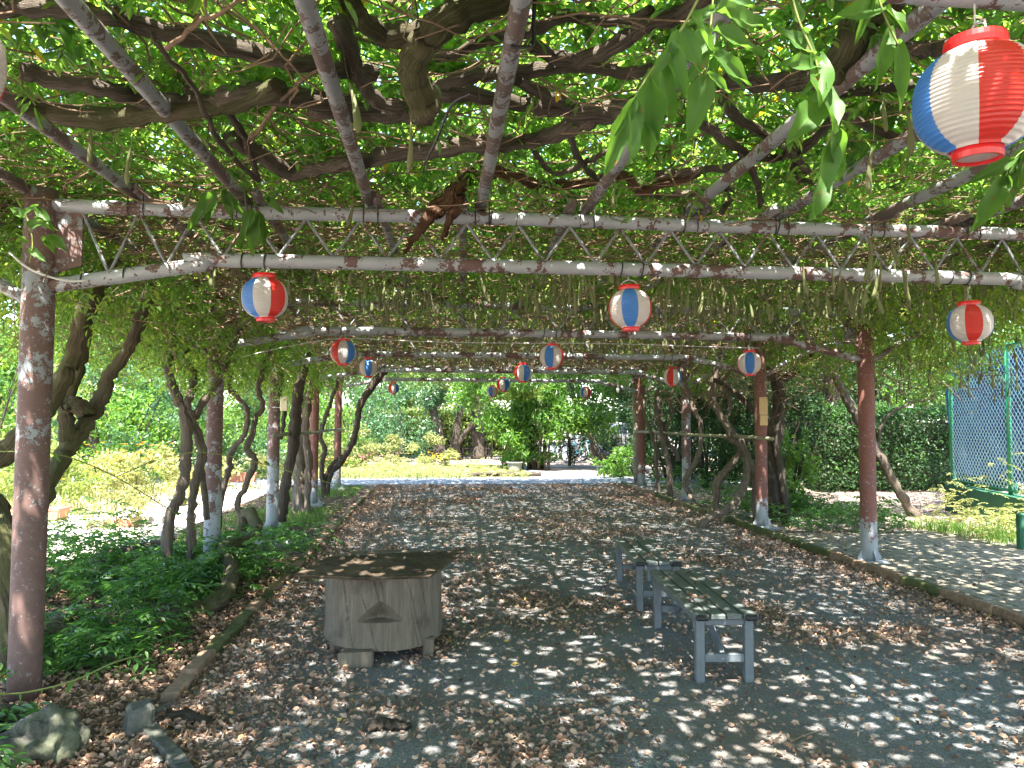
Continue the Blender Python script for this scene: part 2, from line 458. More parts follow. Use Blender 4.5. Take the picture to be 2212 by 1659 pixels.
def m_tarp():
    m, t, out = mat_new('blue_sheet'); n = N_(t); v = n.coord()
    c = n.ramp(n.noise(v, 1.3, 6, .7), [(.3, (.015,.028,.12)), (.50, (.028,.06,.22)), (.64, (.07,.14,.32)), (.76, (.40,.48,.55))])
    n.link(n.bsdf(c, .6, n.bump(n.noise(v, 6, 3), .4, .03), .3), out.inputs[0]); return m
M['tarp'] = m_tarp()
def m_lantern(name, c, tfac=.35):
    m, t, out = mat_new(name); n = N_(t); v = n.coord()
    cc = n.mix(n.noise(v, 14, 5, .65), tuple(q*.9 for q in c), c)
    b = n.bsdf(cc, .28, None, .5)
    tl = n.node('ShaderNodeBsdfTranslucent'); n.link(cc, tl.inputs[0])
    mx = n.node('ShaderNodeMixShader'); mx.inputs[0].default_value = tfac
    n.link(b, mx.inputs[1]); n.link(tl.outputs[0], mx.inputs[2]); n.link(mx.outputs[0], out.inputs[0]); return m
M['l_blue'] = m_lantern('lantern_blue', (.055,.21,.58))
M['l_white'] = m_lantern('lantern_white', (.60,.565,.53))
M['l_red'] = m_lantern('lantern_red', (.64,.035,.025))
M['l_ring'] = m_plain('lantern_ring_red', (.52,.010,.012), .35, .5, .05)
def m_gravel():
    m, t, out = mat_new('dark_gravel'); n = N_(t); v = n.coord()
    f = n.noise(v, 190, 3, .7); f1 = n.noise(v, 60, 4, .6); big = n.noise(v, .9, 4, .6)
    g = n.voro(v, 120, 'F1', 'Color')
    sep = n.node('ShaderNodeSeparateColor'); n.link(g, sep.inputs[0])
    c = n.ramp(n.math('MULTIPLY_ADD', f1, .35, n.math('MULTIPLY', sep.outputs[0], .65)), [(.1, (.062,.068,.071)), (.5, (.128,.136,.14)), (.8, (.205,.214,.217)), (1, (.40,.40,.395))])
    c = n.mix(n.ramp(big, [(.40, 0.05), (.64, .75)]), c, (.115,.092,.072))
    h = n.math('ADD', n.voro(v, 120), n.math('MULTIPLY', f, .5))
    n.link(n.bsdf(c, .85, n.bump(h, .7, .008), .25), out.inputs[0]); return m
M['gravel'] = m_gravel()
def m_ground(name, c0, c1, c2, s=1.0, bump=.6):
    m, t, out = mat_new(name); n = N_(t); v = n.coord()
    f = n.math('MULTIPLY_ADD', n.noise(v, 26*s, 5, .65), .55, n.math('MULTIPLY', n.noise(v, 1.6*s, 5, .6), .5))
    c = n.ramp(f, [(.36, c0), (.52, c1), (.68, c2)])
    n.link(n.bsdf(c, .9, n.bump(n.noise(v, 70*s, 5, .7), bump, .01), .15), out.inputs[0]); return m
M['soil'] = m_ground('leafy_soil', (.045,.034,.026), (.085,.062,.045), (.14,.10,.07))
M['dirt'] = m_ground('trodden_dirt', (.17,.13,.105), (.25,.20,.165), (.34,.28,.235), .7)
M['sand'] = m_ground('pale_sandy_ground', (.38,.31,.26), (.50,.42,.36), (.58,.51,.45), .6)
M['concrete'] = m_ground('grey_lane', (.13,.145,.16), (.18,.195,.21), (.24,.255,.27), .8, .3)
M['lawn'] = m_ground('grassy_soil', (.07,.085,.03), (.12,.13,.045), (.22,.19,.09), .8)
M['brick'] = m_ground('mossy_paver', (.13,.12,.075), (.20,.178,.135), (.29,.26,.21), 1.2, .5)
M['kerb'] = m_ground('kerb_brick', (.10,.075,.05), (.20,.13,.09), (.30,.21,.15), 1.2, .6)
M['kerb_moss'] = m_ground('mossy_kerb_brick', (.035,.045,.02), (.075,.085,.035), (.15,.13,.07), 1.2, .6)
M['kerb_dark'] = m_ground('dark_edging', (.035,.036,.03), (.065,.066,.055), (.11,.105,.09), 1.2, .6)
M['canopy_bright'] = m_leaf('wisteria_leaf_lit_copy', [(.06,.12,.025), (.09,.16,.035), (.12,.19,.045)], (.36,.55,.08), .55)  # brighter copy of the hanging leaf: light from the open right side put into colour
M['slab'] = m_ground('stone_slab', (.17,.165,.155), (.24,.235,.225), (.32,.31,.30), 1.0, .4)
# ------------------------------------------------------------------ the setting: ground, paths, beds
def sheet(name, poly, z, mat, kind='structure'):
    me = bpy.data.meshes.new(name)
    me.from_pydata([(x, y, z) for x, y in poly], [], [tuple(range(len(poly)))]); me.materials.append(mat); me.update()
    o = part(name, me); o['kind'] = kind
    return o
XL, XR = -2.275, 4.714                       # the two rows of posts
FY = [1.55, 4.415, 7.786, 10.503, 13.822, 17.0]
KL, KR = -1.47, 4.40                         # kerb lines of the gravel path
sheet('ground', [(-220,-220),(220,-220),(220,220),(-220,220)], -0.012, M['dirt'])
sheet('gravel_path', [(-1.2,-6),(KR,-6),(KR,18.2),(KL,18.2),(KL,4.3),(-1.62,3.95),(-1.42,3.5),(-1.2,3.1)], 0.0, M['gravel'])
sheet('planting_bed', [(-4.4,-6),(-1.2,-6),(-1.2,3.1),(-1.42,3.5),(-1.62,3.95),(KL,4.3),(KL,18.2),(-3.6,18.2),(-3.6,9.5),(-4.4,8.2)], -0.004, M['soil'])
sheet('sunlit_garden_ground', [(-40,-6),(-4.4,-6),(-4.4,8.2),(-3.6,9.5),(-3.6,18.2),(-40,18.2)], -0.004, M['sand'])
sheet('cross_lane', [(-40,18.2),(30,18.2),(30,20.4),(3.2,20.6),(3.0,24.5),(30,24.5),(30,25.2),(2.6,25.0),(2.6,20.5),(-40,19.7)], -0.004, M['concrete'])
sheet('flower_bed_soil', [(-40,19.7),(2.6,20.5),(2.6,25.0),(1.2,26.5),(-40,26.5)], 0.004, M['lawn'])
sheet('street', [(-60,33),(60,33),(60,46),(-60,46)], -0.004, M['concrete'])

# right-hand brick pavement: pavers in running bond, courses along the path
PX0, PX1, PY0, PY1 = KR+0.13, 9.4, 4.2, 9.7
pave = sheet('brick_pavement', [(PX0-.02,PY0),(PX1,PY0),(PX1,PY1-1.2),(7.0,PY1),(PX0-.02,PY1+.4)], 0.022, M['soil'])
bw, bl, gap = .105, .215, .009
cells = []
nx = int((PX1-PX0)/bw)
for i in range(nx):
    for j in range(int((PY1-PY0)/bl)+1):
        x = PX0+(i+.5)*bw; y = PY0+(j+.5*(i % 2)+.25)*bl
        if y > PY1-(0.0 if x < 7 else (x-7)*.5): continue
        if (x-4.714)**2+(y-FY[2])**2 < .16**2: continue
        p = Vector((x, y, 0))-Vector((0, 0, EYE))
        u = 1106+1597*p.dot(CR)/p.dot(CF)
        if u > 2290: continue
        cells.append((math.hypot(x, y), x, y))
cells.sort()
pav_mesh = []
for k in range(5):
    mb = MB().bevbox((0,0,0), (bw-gap, bl-gap, .05), .006, jit=.003)
    o = mb.build('brick', M['brick']); pav_mesh.append(o.data); bpy.data.objects.remove(o)
rest = MB()
for k, (d, x, y) in enumerate(cells):
    z = .012+random.uniform(-.004, .005)
    if k < 300:
        o = part('brick', random.choice(pav_mesh), pave); o.location = (x, y, z)
        o.rotation_euler = (random.gauss(0,.014), random.gauss(0,.014), random.gauss(0,.012)+(math.pi if random.random()<.5 else 0))
    else:
        rest.bevbox((x, y, z), (bw-gap, bl-gap, .05), .006, rz=random.gauss(0,.012), rx=random.gauss(0,.014), ry=random.gauss(0,.014), jit=.003)
ro = rest.build('brick_field', M['brick'], pave); ro['kind'] = 'stuff'

# kerbs
kerbr = thing('path_kerb', (KR, 8, 0), None, None, kind='structure')
y = 3.2
while y < 17.6:
    l = random.uniform(.55, .68)
    MB().bevbox((KR+.06+random.gauss(0,.006), y+l/2, .022), (.10, l-.012, .12), .012, rz=random.gauss(0,.008), rx=random.gauss(0,.006), jit=.006).build('kerb_block', M['kerb_moss' if random.random()<.5 else 'kerb'], kerbr)
    y += l
kerbl = thing('bed_edging', (KL, 8, 0), None, None, kind='structure')
y = 4.32; k = 0
while y < 17.4:
    l = random.uniform(.30, .42)
    moss = (5.0 < y < 6.6 and random.random() < .85) or random.random() < .3
    MB().bevbox((KL-.01+random.gauss(0,.008), y+l/2, .004+random.gauss(0,.006)), (.095, l-.012, .09), .007, rz=random.gauss(0,.02), rx=random.gauss(0,.012), jit=.007).build('edging_brick', M['kerb_moss'] if moss else M['kerb'], kerbl)
    y += l
pts = [G(318, 1582), G(345, 1612), G(372, 1640), G(392, 1670), G(415, 1702)]
for a, b in zip(pts[:-1], pts[1:]):
    c = (a+b)/2; d = b-a
    MB().bevbox((c.x, c.y, .012), (.075, d.length-.014, .07), .006, rz=math.atan2(-d.x, d.y), jit=.004).build('edging_brick', M['kerb_dark'], kerbl)

# fallen leaves over path, pavement and bed
def scatter_litter():
    rs = np.random.RandomState(3)
    def region(n, x0, x1, y0, y1, z, fn, pw=1.0):
        x = rs.uniform(x0, x1, n); y = y0+(y1-y0)*rs.rand(n)**pw
        keep = rs.rand(n) < fn(x, y)
        return np.stack([x[keep], y[keep], np.full(keep.sum(), z)], 1)
    def f_path(x, y):
        c = vnoise(5, x, y, 2.0)*.6+vnoise(6, x, y, 5.5)*.55
        e = np.exp(-np.abs(x-KL)/.35)*1.2+np.exp(-np.abs(x-KR)/.3)*.9+np.clip((-.2-x)*.55, 0, .6)*np.clip((6-y)/2, 0, 1)
        return np.clip(.08+.008*np.clip(y-5, 0, 20)+np.clip(c+.05, 0, 1)*.85+e, 0, 1)
    A = region(92000, KL+.03, KR-.02, 2.6, 9, .006, f_path, 1.3)
    B = region(70000, KL+.03, KR-.02, 9, 18, .006, f_path)
    C = region(42000, -4.3, KL-.05, 2.6, 8.5, .004, lambda x, y: np.clip(.75+vnoise(8, x, y, 2.2)*.4-.35*np.clip(-x-2.9, 0, 1), .08, 1), 1.15)
    C2 = region(9000, -3.6, KL-.05, 8.5, 17, .004, lambda x, y: .5+x*0)
    C3 = region(2600, -2.4, -1.1, 2.6, 4.2, .008, lambda x, y: np.where(x < -1.2, 1.0, .7))
    D = region(3200, KR+.15, 9.2, 4.4, 9.8, .045, lambda x, y: np.clip(.22+vnoise(9, x, y, 1.8)*.6, .05, 1))
    E_ = region(5500, 4.6, 12, 9.4, 16, .002, lambda x, y: np.clip(.55+vnoise(10, x, y, 1.2)*.6, .05, 1))
    P = np.concatenate([A, B, C, C2, C3, D, E_])
    P[:, 2] += rs.rand(len(P))*.012
    n = len(P)
    ang = rs.uniform(0, 6.28, n)
    Ax = np.stack([np.cos(ang), np.sin(ang), rs.normal(0, .28, n)], 1)
    Nn = np.stack([rs.normal(0, .38, n), rs.normal(0, .38, n), np.where(rs.rand(n) < .85, 1, -.7)], 1)
    L = .016+.032*rs.rand(n)**1.6*(1+.02*np.clip(P[:, 1]-8, 0, 10)); W = L*rs.uniform(.22, .50, n)
    h = rs.rand(n) < .35
    for q, tpl in ((h, T_DRY), (~h, T_CURL)):
        me = leaves('leaf_litter', P[q], Ax[q], Nn[q], L[q], W[q], M['dry'], tpl)
        o = part('leaf_litter', me)
        if tpl is T_DRY: tag(o, 'dry brown fallen leaves strewn over the gravel and bed', 'leaf litter', kind='stuff')
        else: tag(o, 'curled tan fallen leaves mixed into the litter on the ground', 'leaf litter', kind='stuff')
scatter_litter()
# ------------------------------------------------------------------ the pipe pergola
ZL, ZU, ZR = 2.478, 2.771, 2.846
perg = thing('pergola', ((XL+XR)/2, 9, 0), 'long pipe pergola with flaking grey paint and zigzag trusses', 'pergola')
def post(x, y, mat, plate=True, top=2.86, r=.083):
    P = [(x, y, z) for z in np.linspace(-.02, top, 14)]
    o = MB().tube(P, r, 20).build('post', mat, perg, smooth=False, fix=False)
    for p in o.data.polygons: p.use_smooth = len(p.vertices) == 4
    if plate:
        MB().bevbox((x, y, .035), (.29, .29, .018), .004).build('base_plate', M['post_mid'], o)
        MB().bevbox((x, y, .005), (.40, .40, .05), .01, jit=.004).build('footing', M['slab'], o)
        for k in range(4):
            a = k*math.pi/2+.0
            m = MB(); ca, sa = math.cos(a), math.sin(a)
            w = .006
            q = [(r-.005, .044), (.135, .044), (.135, .07), (r-.005, .17)]
            V = [Vector((x+ca*d-sa*s*w, y+sa*d+ca*s*w, z)) for s in (-1, 1) for d, z in q]
            m.add(V, [(0,1,2,3),(7,6,5,4),(0,4,5,1),(1,5,6,2),(2,6,7,3),(3,7,4,0)])
            m.build('gusset', M['post_mid'], o)
    return o
pm = {1: 'post_near', 2: 'post_mid', 3: 'post_mid', 4: 'post_red', 5: 'post_red'}
for i in range(0, 6):
    if i > 0: post(XL, FY[i], M[pm[i]], plate=i > 1, r=.084 if i == 1 else .080)
    if i > 1: post(XR, FY[i], M['post_red' if i != 4 else 'post_mid'], r=.086)
for i, fy in enumerate(FY):
    # upper chord: straight; lower chord: bends down to the posts
    ZL, ZU = (2.478, 2.771) if i else (2.548, 2.80)
    n = 40
    xs = np.linspace(XL+.06, XR-.06, n)
    MB().tube([(x, fy, ZU+.004*math.sin(x*2+i)) for x in xs], .040, 14).build('upper_chord', M['chord'], perg, smooth=True, fix=False)
    lo = [(XL+.07, ZL-.17), (XL+.5, ZL-.095), (XL+.95, ZL-.02), (XL+1.2, ZL+.002), (XR-1.25, ZL+.002), (XR-1.0, ZL-.02), (XR-.55, ZL-.12), (XR-.07, ZL-.235)]
    P = smooth_path([(x, fy, z) for x, z in lo], 5)
    MB().tube(P, .042, 14).build('lower_chord', M['chord'], perg, smooth=True, fix=False)
    def zlow(x):
        for (x0, z0), (x1, z1) in zip(lo[:-1], lo[1:]):
            if x0 <= x <= x1: return z0+(z1-z0)*(x-x0)/(x1-x0)
        return ZL
    # zigzag rods between the chords
    x = XL+.22; k = 0; st = .3155
    while x+st < XR-.1:
        xm = x+st/2
        MB().tube([(x, fy, ZU-.035), (x+.012, fy, ZU-.05), (xm-.012, fy, zlow(xm)+.052), (xm, fy, zlow(xm)+.036)], .0085, 6).build('truss_rod', M['web'], perg, fix=False)
        MB().tube([(xm+.004, fy, zlow(xm)+.036), (xm+.014, fy, zlow(xm)+.052), (x+st-.012, fy, ZU-.05), (x+st, fy, ZU-.035)], .0085, 6).build('truss_rod', M['web'], perg, fix=False)
        x += st
    # knee plates at the posts
    for s, X in ((1, XL), (-1, XR)):
        if (s == 1 and i == 0) or (s == -1 and i < 2): continue
        MB().add([(X+s*.07, fy+d, z) if j < 2 else (X+s*.23, fy+d, z) for d in (-.006, .006) for j, z in enumerate((ZL-.10, ZU-.02, ZU-.045, ZL-.05))],
                 [(0,1,2,3),(7,6,5,4),(0,4,5,1),(1,5,6,2),(2,6,7,3),(3,7,4,0)]).build('knee_plate', M['post_near'], perg)
    # arms reaching out past the posts
    for s, X, o1 in ((-1, XL, 1.3), (1, XR, 1.55)):
        if s == -1 and i == 0: continue
        P = smooth_path([(X+s*.05, fy, ZL-.26), (X+s*.22, fy, ZL-.16), (X+s*.55, fy, ZL+.03), (X+s*1.0, fy, ZL+.20), (X+s*o1, fy, ZL+.32)], 4)
        MB().tube(P, .034, 10).build('eave_arm', M['rafter'], perg, smooth=True, fix=False)
RX = [-2.98, -2.35, -1.745, -1.14, -.415, .245, .885, 1.535, 2.12, 2.75, 3.4, 4.05, 4.68, 5.35, 6.05]
for x in RX:
    dx = random.uniform(-.02, .02)
    z = ZR if XL-.2 < x < XR+.2 else ZR-.02
    bays = [-1.7]+FY+[18.0]
    for b0_, b1_ in zip(bays[:-1], bays[1:]):        # pipe lengths that lap over each truss, none quite in line with the next
        j0, j1 = (0, 0) if b0_ < 4 else (random.uniform(-.13, .13), random.uniform(-.13, .13))
        P = [(x+dx+j0+(j1-j0)*k/7, b0_-.12+(b1_-b0_+.24)*k/7, z+(.004 if b0_ < 4 else random.uniform(0, .012))) for k in range(8)]
        MB().tube(P, .033 if b0_ < 4 else .030, 12).build('rafter', M['rafter'], perg, smooth=True, fix=False)
    if x < 4.7 and x > -2.3:
        for fy in FY[1:4]:
            for s in (-1, 1):
                P = [(x+s*.042, fy-.02, ZR+.036), (x+s*.042, fy-.043, ZR+.0), (x+s*.042, fy-.046, ZU-.03), (x+s*.042, fy-.03, ZU-.05)]
                MB().tube(P, .0045, 5).build('clamp', M['steel_dark'], perg, fix=False)
# rails between the far posts
def rail(x, y0, y1, z, r=.026):
    P = [(x+.004*math.sin(k), y, z+.01*math.sin(k*1.3)) for k, y in enumerate(np.linspace(y0, y1, 9))]
    MB().tube(P, [r*(1.12 if k % 2 else 1) for k in range(9)], 10).build('cross_rail', M['bamboo'], perg, smooth=True, fix=False)
rail(XR-.10, 9.9, 17.1, 1.31); rail(XL+.10, 10.0, 17.1, 1.34)
# black ties round the chords
def tie(x, y, z, r=.046):
    P = [(x+.006*math.sin(a), y+r*math.cos(a), z+r*math.sin(a)) for a in np.linspace(0, 2*math.pi, 13)]
    MB().tube(P, .0042, 5, caps=False).build('cable_tie', M['black'], perg, fix=False)
for i in range(1, 6):
    for x in (-1.15, -1.02, 1.10, 1.23, 3.25, 3.37): tie(x, FY[i], ZL+.002 if -1.2 < x < 3.4 else ZL-.01)
tie(-2.03, FY[1], ZL-.13); tie(-1.80, FY[1], ZL-.09); tie(.30, FY[1]-.0, ZU); tie(2.1, FY[1], ZU); tie(1.5, FY[1], ZU)

# ------------------------------------------------------------------ festival lanterns
def lantern_body():
    R, Hh = .130, .118
    prof = []
    nr = 24
    for k in range(nr*3+1):
        t = -1+2*(k//3+(0, .45, .75)[k % 3])/nr
        t = min(t, 1.0)
        z = t*Hh
        r = R*(1-abs(t)**2.6)**.5*.72+R*.28*(1-.30*abs(t)**2) if abs(t) < 1 else R*.28*.7
        r = max(r, .060)
        r += (.0006, .0012, -.0030)[k % 3]
        prof.append((r, z))
    seg = 48; m = MB(); V = []
    for r, z in prof:
        for k in range(seg):
            a = 2*math.pi*k/seg
            V.append((r*math.sin(a), -r*math.cos(a), z))
    cols_ = []
    for j in range(len(prof)-1):
        for k in range(seg):
            a = 360*(k+.5)/seg
            g = int(((a+22.5) % 360)//45)
            F = (j*seg+k, j*seg+(k+1) % seg, (j+1)*seg+(k+1) % seg, (j+1)*seg+k)
            m.f.append(F); m.m.append((0, 1, 2, 1)[g % 4])
    m.v = V
    o = m.build('body', [M['l_blue'], M['l_white'], M['l_red']], None, smooth=True, fix=False)
    me = o.data; bpy.data.objects.remove(o); return me
def ring_mesh(name, r, h):
    m = MB(); n = 36
    pr = [(r-.006, -h/2), (r, -h/2), (r+.002, 0), (r, h/2), (r-.006, h/2)]
    V = [(q*math.cos(2*math.pi*k/n), q*math.sin(2*math.pi*k/n), z) for q, z in pr for k in range(n)]
    F = [(j*n+k, j*n+(k+1) % n, ((j+1) % 5)*n+(k+1) % n, ((j+1) % 5)*n+k) for j in range(5) for k in range(n)]
    o = m.add(V, F).build(name, M['l_ring'], None, smooth=False); me = o.data; bpy.data.objects.remove(o); return me
LB = lantern_body(); LT = ring_mesh('top_ring', .064, .026); LM = ring_mesh('bottom_ring', .051, .026)
_o = MB().add([(.047*math.cos(a), .047*math.sin(a), 0) for a in np.linspace(0, 6.283, 25)[:-1]], [tuple(range(24))]).build('base_disc', M['l_white']); LD = _o.data; bpy.data.objects.remove(_o)
_m = MB()
for s in (-1, 1):
    _m.tube([(s*.05, 0, .135), (s*.046, 0, .155), (s*.02, 0, .172), (0, 0, .178)], .0022, 5)
_m.tube([(0, 0, .175), (0, 0, .24)], .002, 5)
_m.tube([(.045*math.cos(a), .045*math.sin(a)*.15, .15+.03*math.sin(a)) for a in np.linspace(0, 3.14, 7)], .002, 5)
_o = _m.build('hanger_wire', M['cable']); LH = _o.data; bpy.data.objects.remove(_o)
_o = MB().tube([(0, 0, -.02), (0, 0, .0), (0, 0, .03), (0, 0, .045)], [.012, .022, .016, .012], 10).build('bulb', M['bulb'], smooth=True); LBu = _o.data; bpy.data.objects.remove(_o)
def lantern(x, y, z, rot, label):
    t = thing('paper_lantern', (x, y, z), label, 'lantern', 'striped festival lanterns')
    t.rotation_euler = (random.gauss(0, .03), random.gauss(0, .03), rad(rot)-math.atan2(x, y))
    del t['base']
    for nm, me, dz in (('body', LB, 0), ('top_ring', LT, .127), ('bottom_ring', LM, -.125), ('base_disc', LD, -.130), ('hanger_wire', LH, 0), ('bulb', LBu, -.04)):
        o = part(nm, me, t); o.location = (0, 0, dz)
    return t
LZ = 2.255
def lpos(u, i): return PY(u, 700, FY[i]).x
lantern(lpos(2123, 0), FY[0], 2.288, -65, 'largest and nearest lantern, blue white and red, at top right')
lantern(lpos(-128, 0)-.045, FY[0], 2.275, 15, 'lantern cut off by the left edge, only its rim showing')
lantern(lpos(571, 1), FY[1], 2.262, -53, 'blue white red lantern left below the nearest full truss')
lantern(lpos(1361, 1), FY[1], 2.24, 0, 'lantern with blue centre stripe below the middle of the nearest full truss')
lantern(lpos(2095, 1), FY[1], 2.185, -79, 'lantern partly hidden by leaves above the green chain link fence')
lantern(lpos(742, 2), FY[2], 2.255, 45, 'red white blue lantern left on the second truss')
lantern(lpos(1192, 2), FY[2], 2.235, -14, 'sunlit lantern with bright blue stripe mid second truss')
lantern(lpos(1618, 2), FY[2], 2.19, 2, 'blue striped lantern hanging above the wooden plaque post')
lantern(lpos(797, 3), FY[3], 2.285, 0, 'blue striped lantern left on the third truss, below the red white blue one')
lantern(lpos(1130, 3), FY[3], 2.235, 28, 'red edged lantern with blue right half on third truss centre')
lantern(lpos(1452, 3), FY[3], 2.20, 73, 'red and white lantern before a rusty post right on third truss')
lantern(lpos(1088, 4), FY[4], 2.225, 35, 'small dim lantern with blue right half on the fourth truss')
lantern(lpos(852, 5), FY[5], 2.275, 45, 'tiny red white blue lantern far left near the pergola end')
lantern(lpos(1064, 5), FY[5], 2.225, -20, 'smallest lantern, blue left and white right, at pergola end centre')
lantern(lpos(1265, 5), FY[5], 2.215, -45, 'tiny blue white red lantern far right near the pergola end')

# ------------------------------------------------------------------ bulbs on a pale cable, plaque, switch box
def bulb_string(name, pts, bulbs, label):
    t = thing(name, pts[0], label, 'light string')
    MB().tube(smooth_path(pts, 4), .0045, 5).build('cable', M['cable'], t, smooth=True, fix=False)
    for b in bulbs:
        o = MB().tube([b+Vector((0,0,.085)), b+Vector((0,0,.05)), b+Vector((0,0,.03)), b, b+Vector((0,0,-.035)), b+Vector((0,0,-.048))], [.014, .018, .026, .036, .026, .006], 12).build('bulb', M['bulb'], t, smooth=True, fix=False)
        MB().tube([b+Vector((0,0,.07)), b+Vector((0,0,.20))], .006, 6).build('socket_wire', M['cable'], o, fix=False)
yb = FY[4]+.06
b1 = PY(1335, 843, yb)
bulb_string('light_string', [PY(1480, 930, yb)+Vector((0,0,.4)), PY(1420, 815, yb), b1+Vector((0,0,.2)), PY(1270, 790, yb), PY(1180, 788, yb)], [b1], 'pale cable with one white bulb at the far right truss')
yb = FY[5]-.5
b2 = PY(831, 821, yb)
bulb_string('light_string', [PY(745, 850, yb), b2+Vector((0,0,.2)), PY(900, 800, yb), PY(960, 806, yb)], [b2], 'cable with white bulb beside the far left lanterns')
yb = FY[2]-.055
bulb_string('light_string', [PY(u, v, yb) for u, v in ((520, 772), (560, 762), (640, 745), (740, 731), (900, 737), (1080, 741), (1300, 742), (1500, 748), (1640, 752))], [PY(1230, 768, FY[3])], 'long cable tied under the second truss with a yellowed bulb')
cb = thing('power_cable', PY(60, 570, FY[1]-.05), 'white cable drooping from the nearest left post', 'cable')
MB().tube(smooth_path([PY(20, 545, FY[1]-.08), PY(55, 575, FY[1]-.1), PY(90, 592, FY[1]-.1), PY(140, 606, FY[1]-.08), PY(190, 607, FY[1]-.06)], 4), .007, 6).build('cable', M['cable'], cb, smooth=True, fix=False)
pq = PY(1649, 888, FY[3]-.11)
t = thing('wooden_plaque', (pq.x, pq.y, pq.z-.22), 'upright wooden name board tied to a right post', 'sign')
MB().bevbox((pq.x, pq.y, pq.z+.075), (.125, .022, .26), .004).build('upper_board', M['plaque'], t)
MB().bevbox((pq.x+.004, pq.y, pq.z-.135), (.115, .022, .15), .004).build('lower_board', M['plaque'], t)
MB().bevbox((pq.x, pq.y+.004, pq.z-.058), (.128, .026, .012), .003).build('band', M['steel_dark'], t)
pb = PY(614, 872, FY[3]-.10)
t = thing('switch_box', (pb.x, pb.y, pb.z-.1), 'small cream box strapped to the third left post', 'box')
MB().bevbox((pb.x, pb.y, pb.z), (.10, .06, .20), .008).build('case', M['cream'], t)
MB().bevbox((pb.x, pb.y-.034, pb.z), (.085, .008, .17), .003).build('cover', M['cream'], t)
for dz in (-.05, .05): MB().bevbox((pb.x-.10, pb.y+.02, pb.z+dz), (.14, .012, .008), .002).build('strap', M['chrome'], t)
q = PY(1376, 940, 17.25)
t = thing('timber_pole', (q.x, 17.25, 0), 'pale weathered timber pole standing beside the farthest right post', 'pole')
MB().tube([(q.x+.02, 17.25, -.02), (q.x+.01, 17.25, .8), (q.x-.01, 17.25, 1.7), (q.x-.02, 17.25, 2.5)], [.10, .095, .09, .085], 12, wob=.04).build('pole', M['timber'], t, smooth=True, fix=False)
# ------------------------------------------------------------------ wisteria: trunks
def vine(label, strands, mat='bark', base=None):
    """strands: (list of (u, v), y or list of y, r0, r1)"""
    P0 = None; L = []
    for s in strands:
        uv, ys, r0, r1 = s[:4]
        if not hasattr(ys, '__len__'): ys = [ys]*len(uv)
        pts = [PY(u, v, y) for (u, v), y in zip(uv, ys)]
        if .03 < pts[0].z < .75 and r0 > .03: pts = [Vector((pts[0].x+(pts[0].x-pts[1].x)*.4, pts[0].y, -.03))]+pts
        L.append((pts, r0, r1))
        if P0 is None: P0 = pts[0]
    t = thing('wisteria_vine', (P0.x, P0.y, 0), label, 'vine', 'wisteria vines growing up to the canopy')
    for k, (pts, r0, r1) in enumerate(L):
        limb('trunk' if k == 0 else 'stem', pts, r0, r1, M[mat], t, n=12, wob=.16, jit=.006, sub=6)
    return t
A4 = lambda p: zz(p, 0, 640, 2.572)
A7 = lambda p: zz(p, 0, 1280, 2.572)
AR = lambda p: zz(p, 1550, 880, 3.686)
A5 = lambda p: zz(p, 850, 640, 2.572)
vine('massive leaning wisteria trunk behind the nearest left post', [
    (A4([(-260,1560),(-60,1340),(110,1190),(250,1020),(370,850),(450,700),(500,540),(560,330),(640,180),(760,60)]), [5.2,5.25,5.3,5.35,5.4,5.45,5.4,5.3,5.2,5.1], .080, .05),
    (A4([(90,1960),(220,1640),(300,1480),(400,1300),(480,1180),(580,1040),(660,900),(700,770),(800,640),(900,420),(980,200)]), [5.0,5.3,5.5,5.7,5.8,5.9,5.9,5.9,5.8,5.7,5.6], .075, .04),
    (A4([(430,1260),(425,1100),(430,980),(500,960),(560,1030)]), 5.75, .045, .07),
    (A4([(425,1180),(440,900),(500,740),(540,560),(600,300)]), 5.9, .05, .035),
    (A4([(20,1900),(-20,1700),(-60,1560)]), [4.9,5.1,5.25], .09, .085)], 'bark_moss')
vine('twisted pair of wisteria stems beside the second left post', [
    (A4([(1090,1700),(1150,1560),(1190,1400),(1200,1200),(1190,1010),(1120,870),(1085,730),(1110,560),(1150,420),(1220,260),(1300,120)]), [7.0,7.05,7.1,7.15,7.2,7.2,7.2,7.2,7.2,7.1,7.0], .050, .042),
    (A4([(1230,1760),(1230,1600),(1270,1400),(1300,1270),(1250,1080),(1210,960),(1245,800),(1200,640),(1160,500),(1120,300)]), [7.2,7.25,7.3,7.3,7.25,7.2,7.3,7.35,7.3,7.2], .042, .034),
    (A4([(1250,1040),(1330,910),(1420,780),(1460,680),(1490,580),(1560,470),(1700,330)]), [7.3,7.3,7.35,7.4,7.45,7.5,7.5], .036, .026),
    (A4([(1330,1700),(1310,1500),(1290,1300)]), [7.4,7.4,7.35], .03, .032)], 'bark')
vine('slender S-curved wisteria stem between second and third left posts', [
    (A4([(1560,1700),(1530,1580),(1600,1430),(1640,1310),(1590,1250),(1620,1150),(1640,1050),(1690,970),(1660,850),(1700,700),(1760,560)]), [9.0,9.0,9.05,9.1,9.1,9.1,9.1,9.1,9.1,9.1,9.1], .042, .03),
    (A4([(1420,1580),(1470,1380),(1490,1260),(1570,1150),(1590,1000),(1520,900),(1470,840),(1500,640)]), 9.0, .034, .028)], 'bark')
vine('looping mossy wisteria root arching out of the left bed', [
    (A7([(1580,10),(1650,90),(1600,180),(1440,230),(1480,330),(1485,420),(1450,510),(1380,590),(1230,650),(1100,670)]), [8.6,8.3,8.0,7.4,6.9,6.6,6.4,6.25,6.1,6.0], .055, .07)], 'bark_moss')
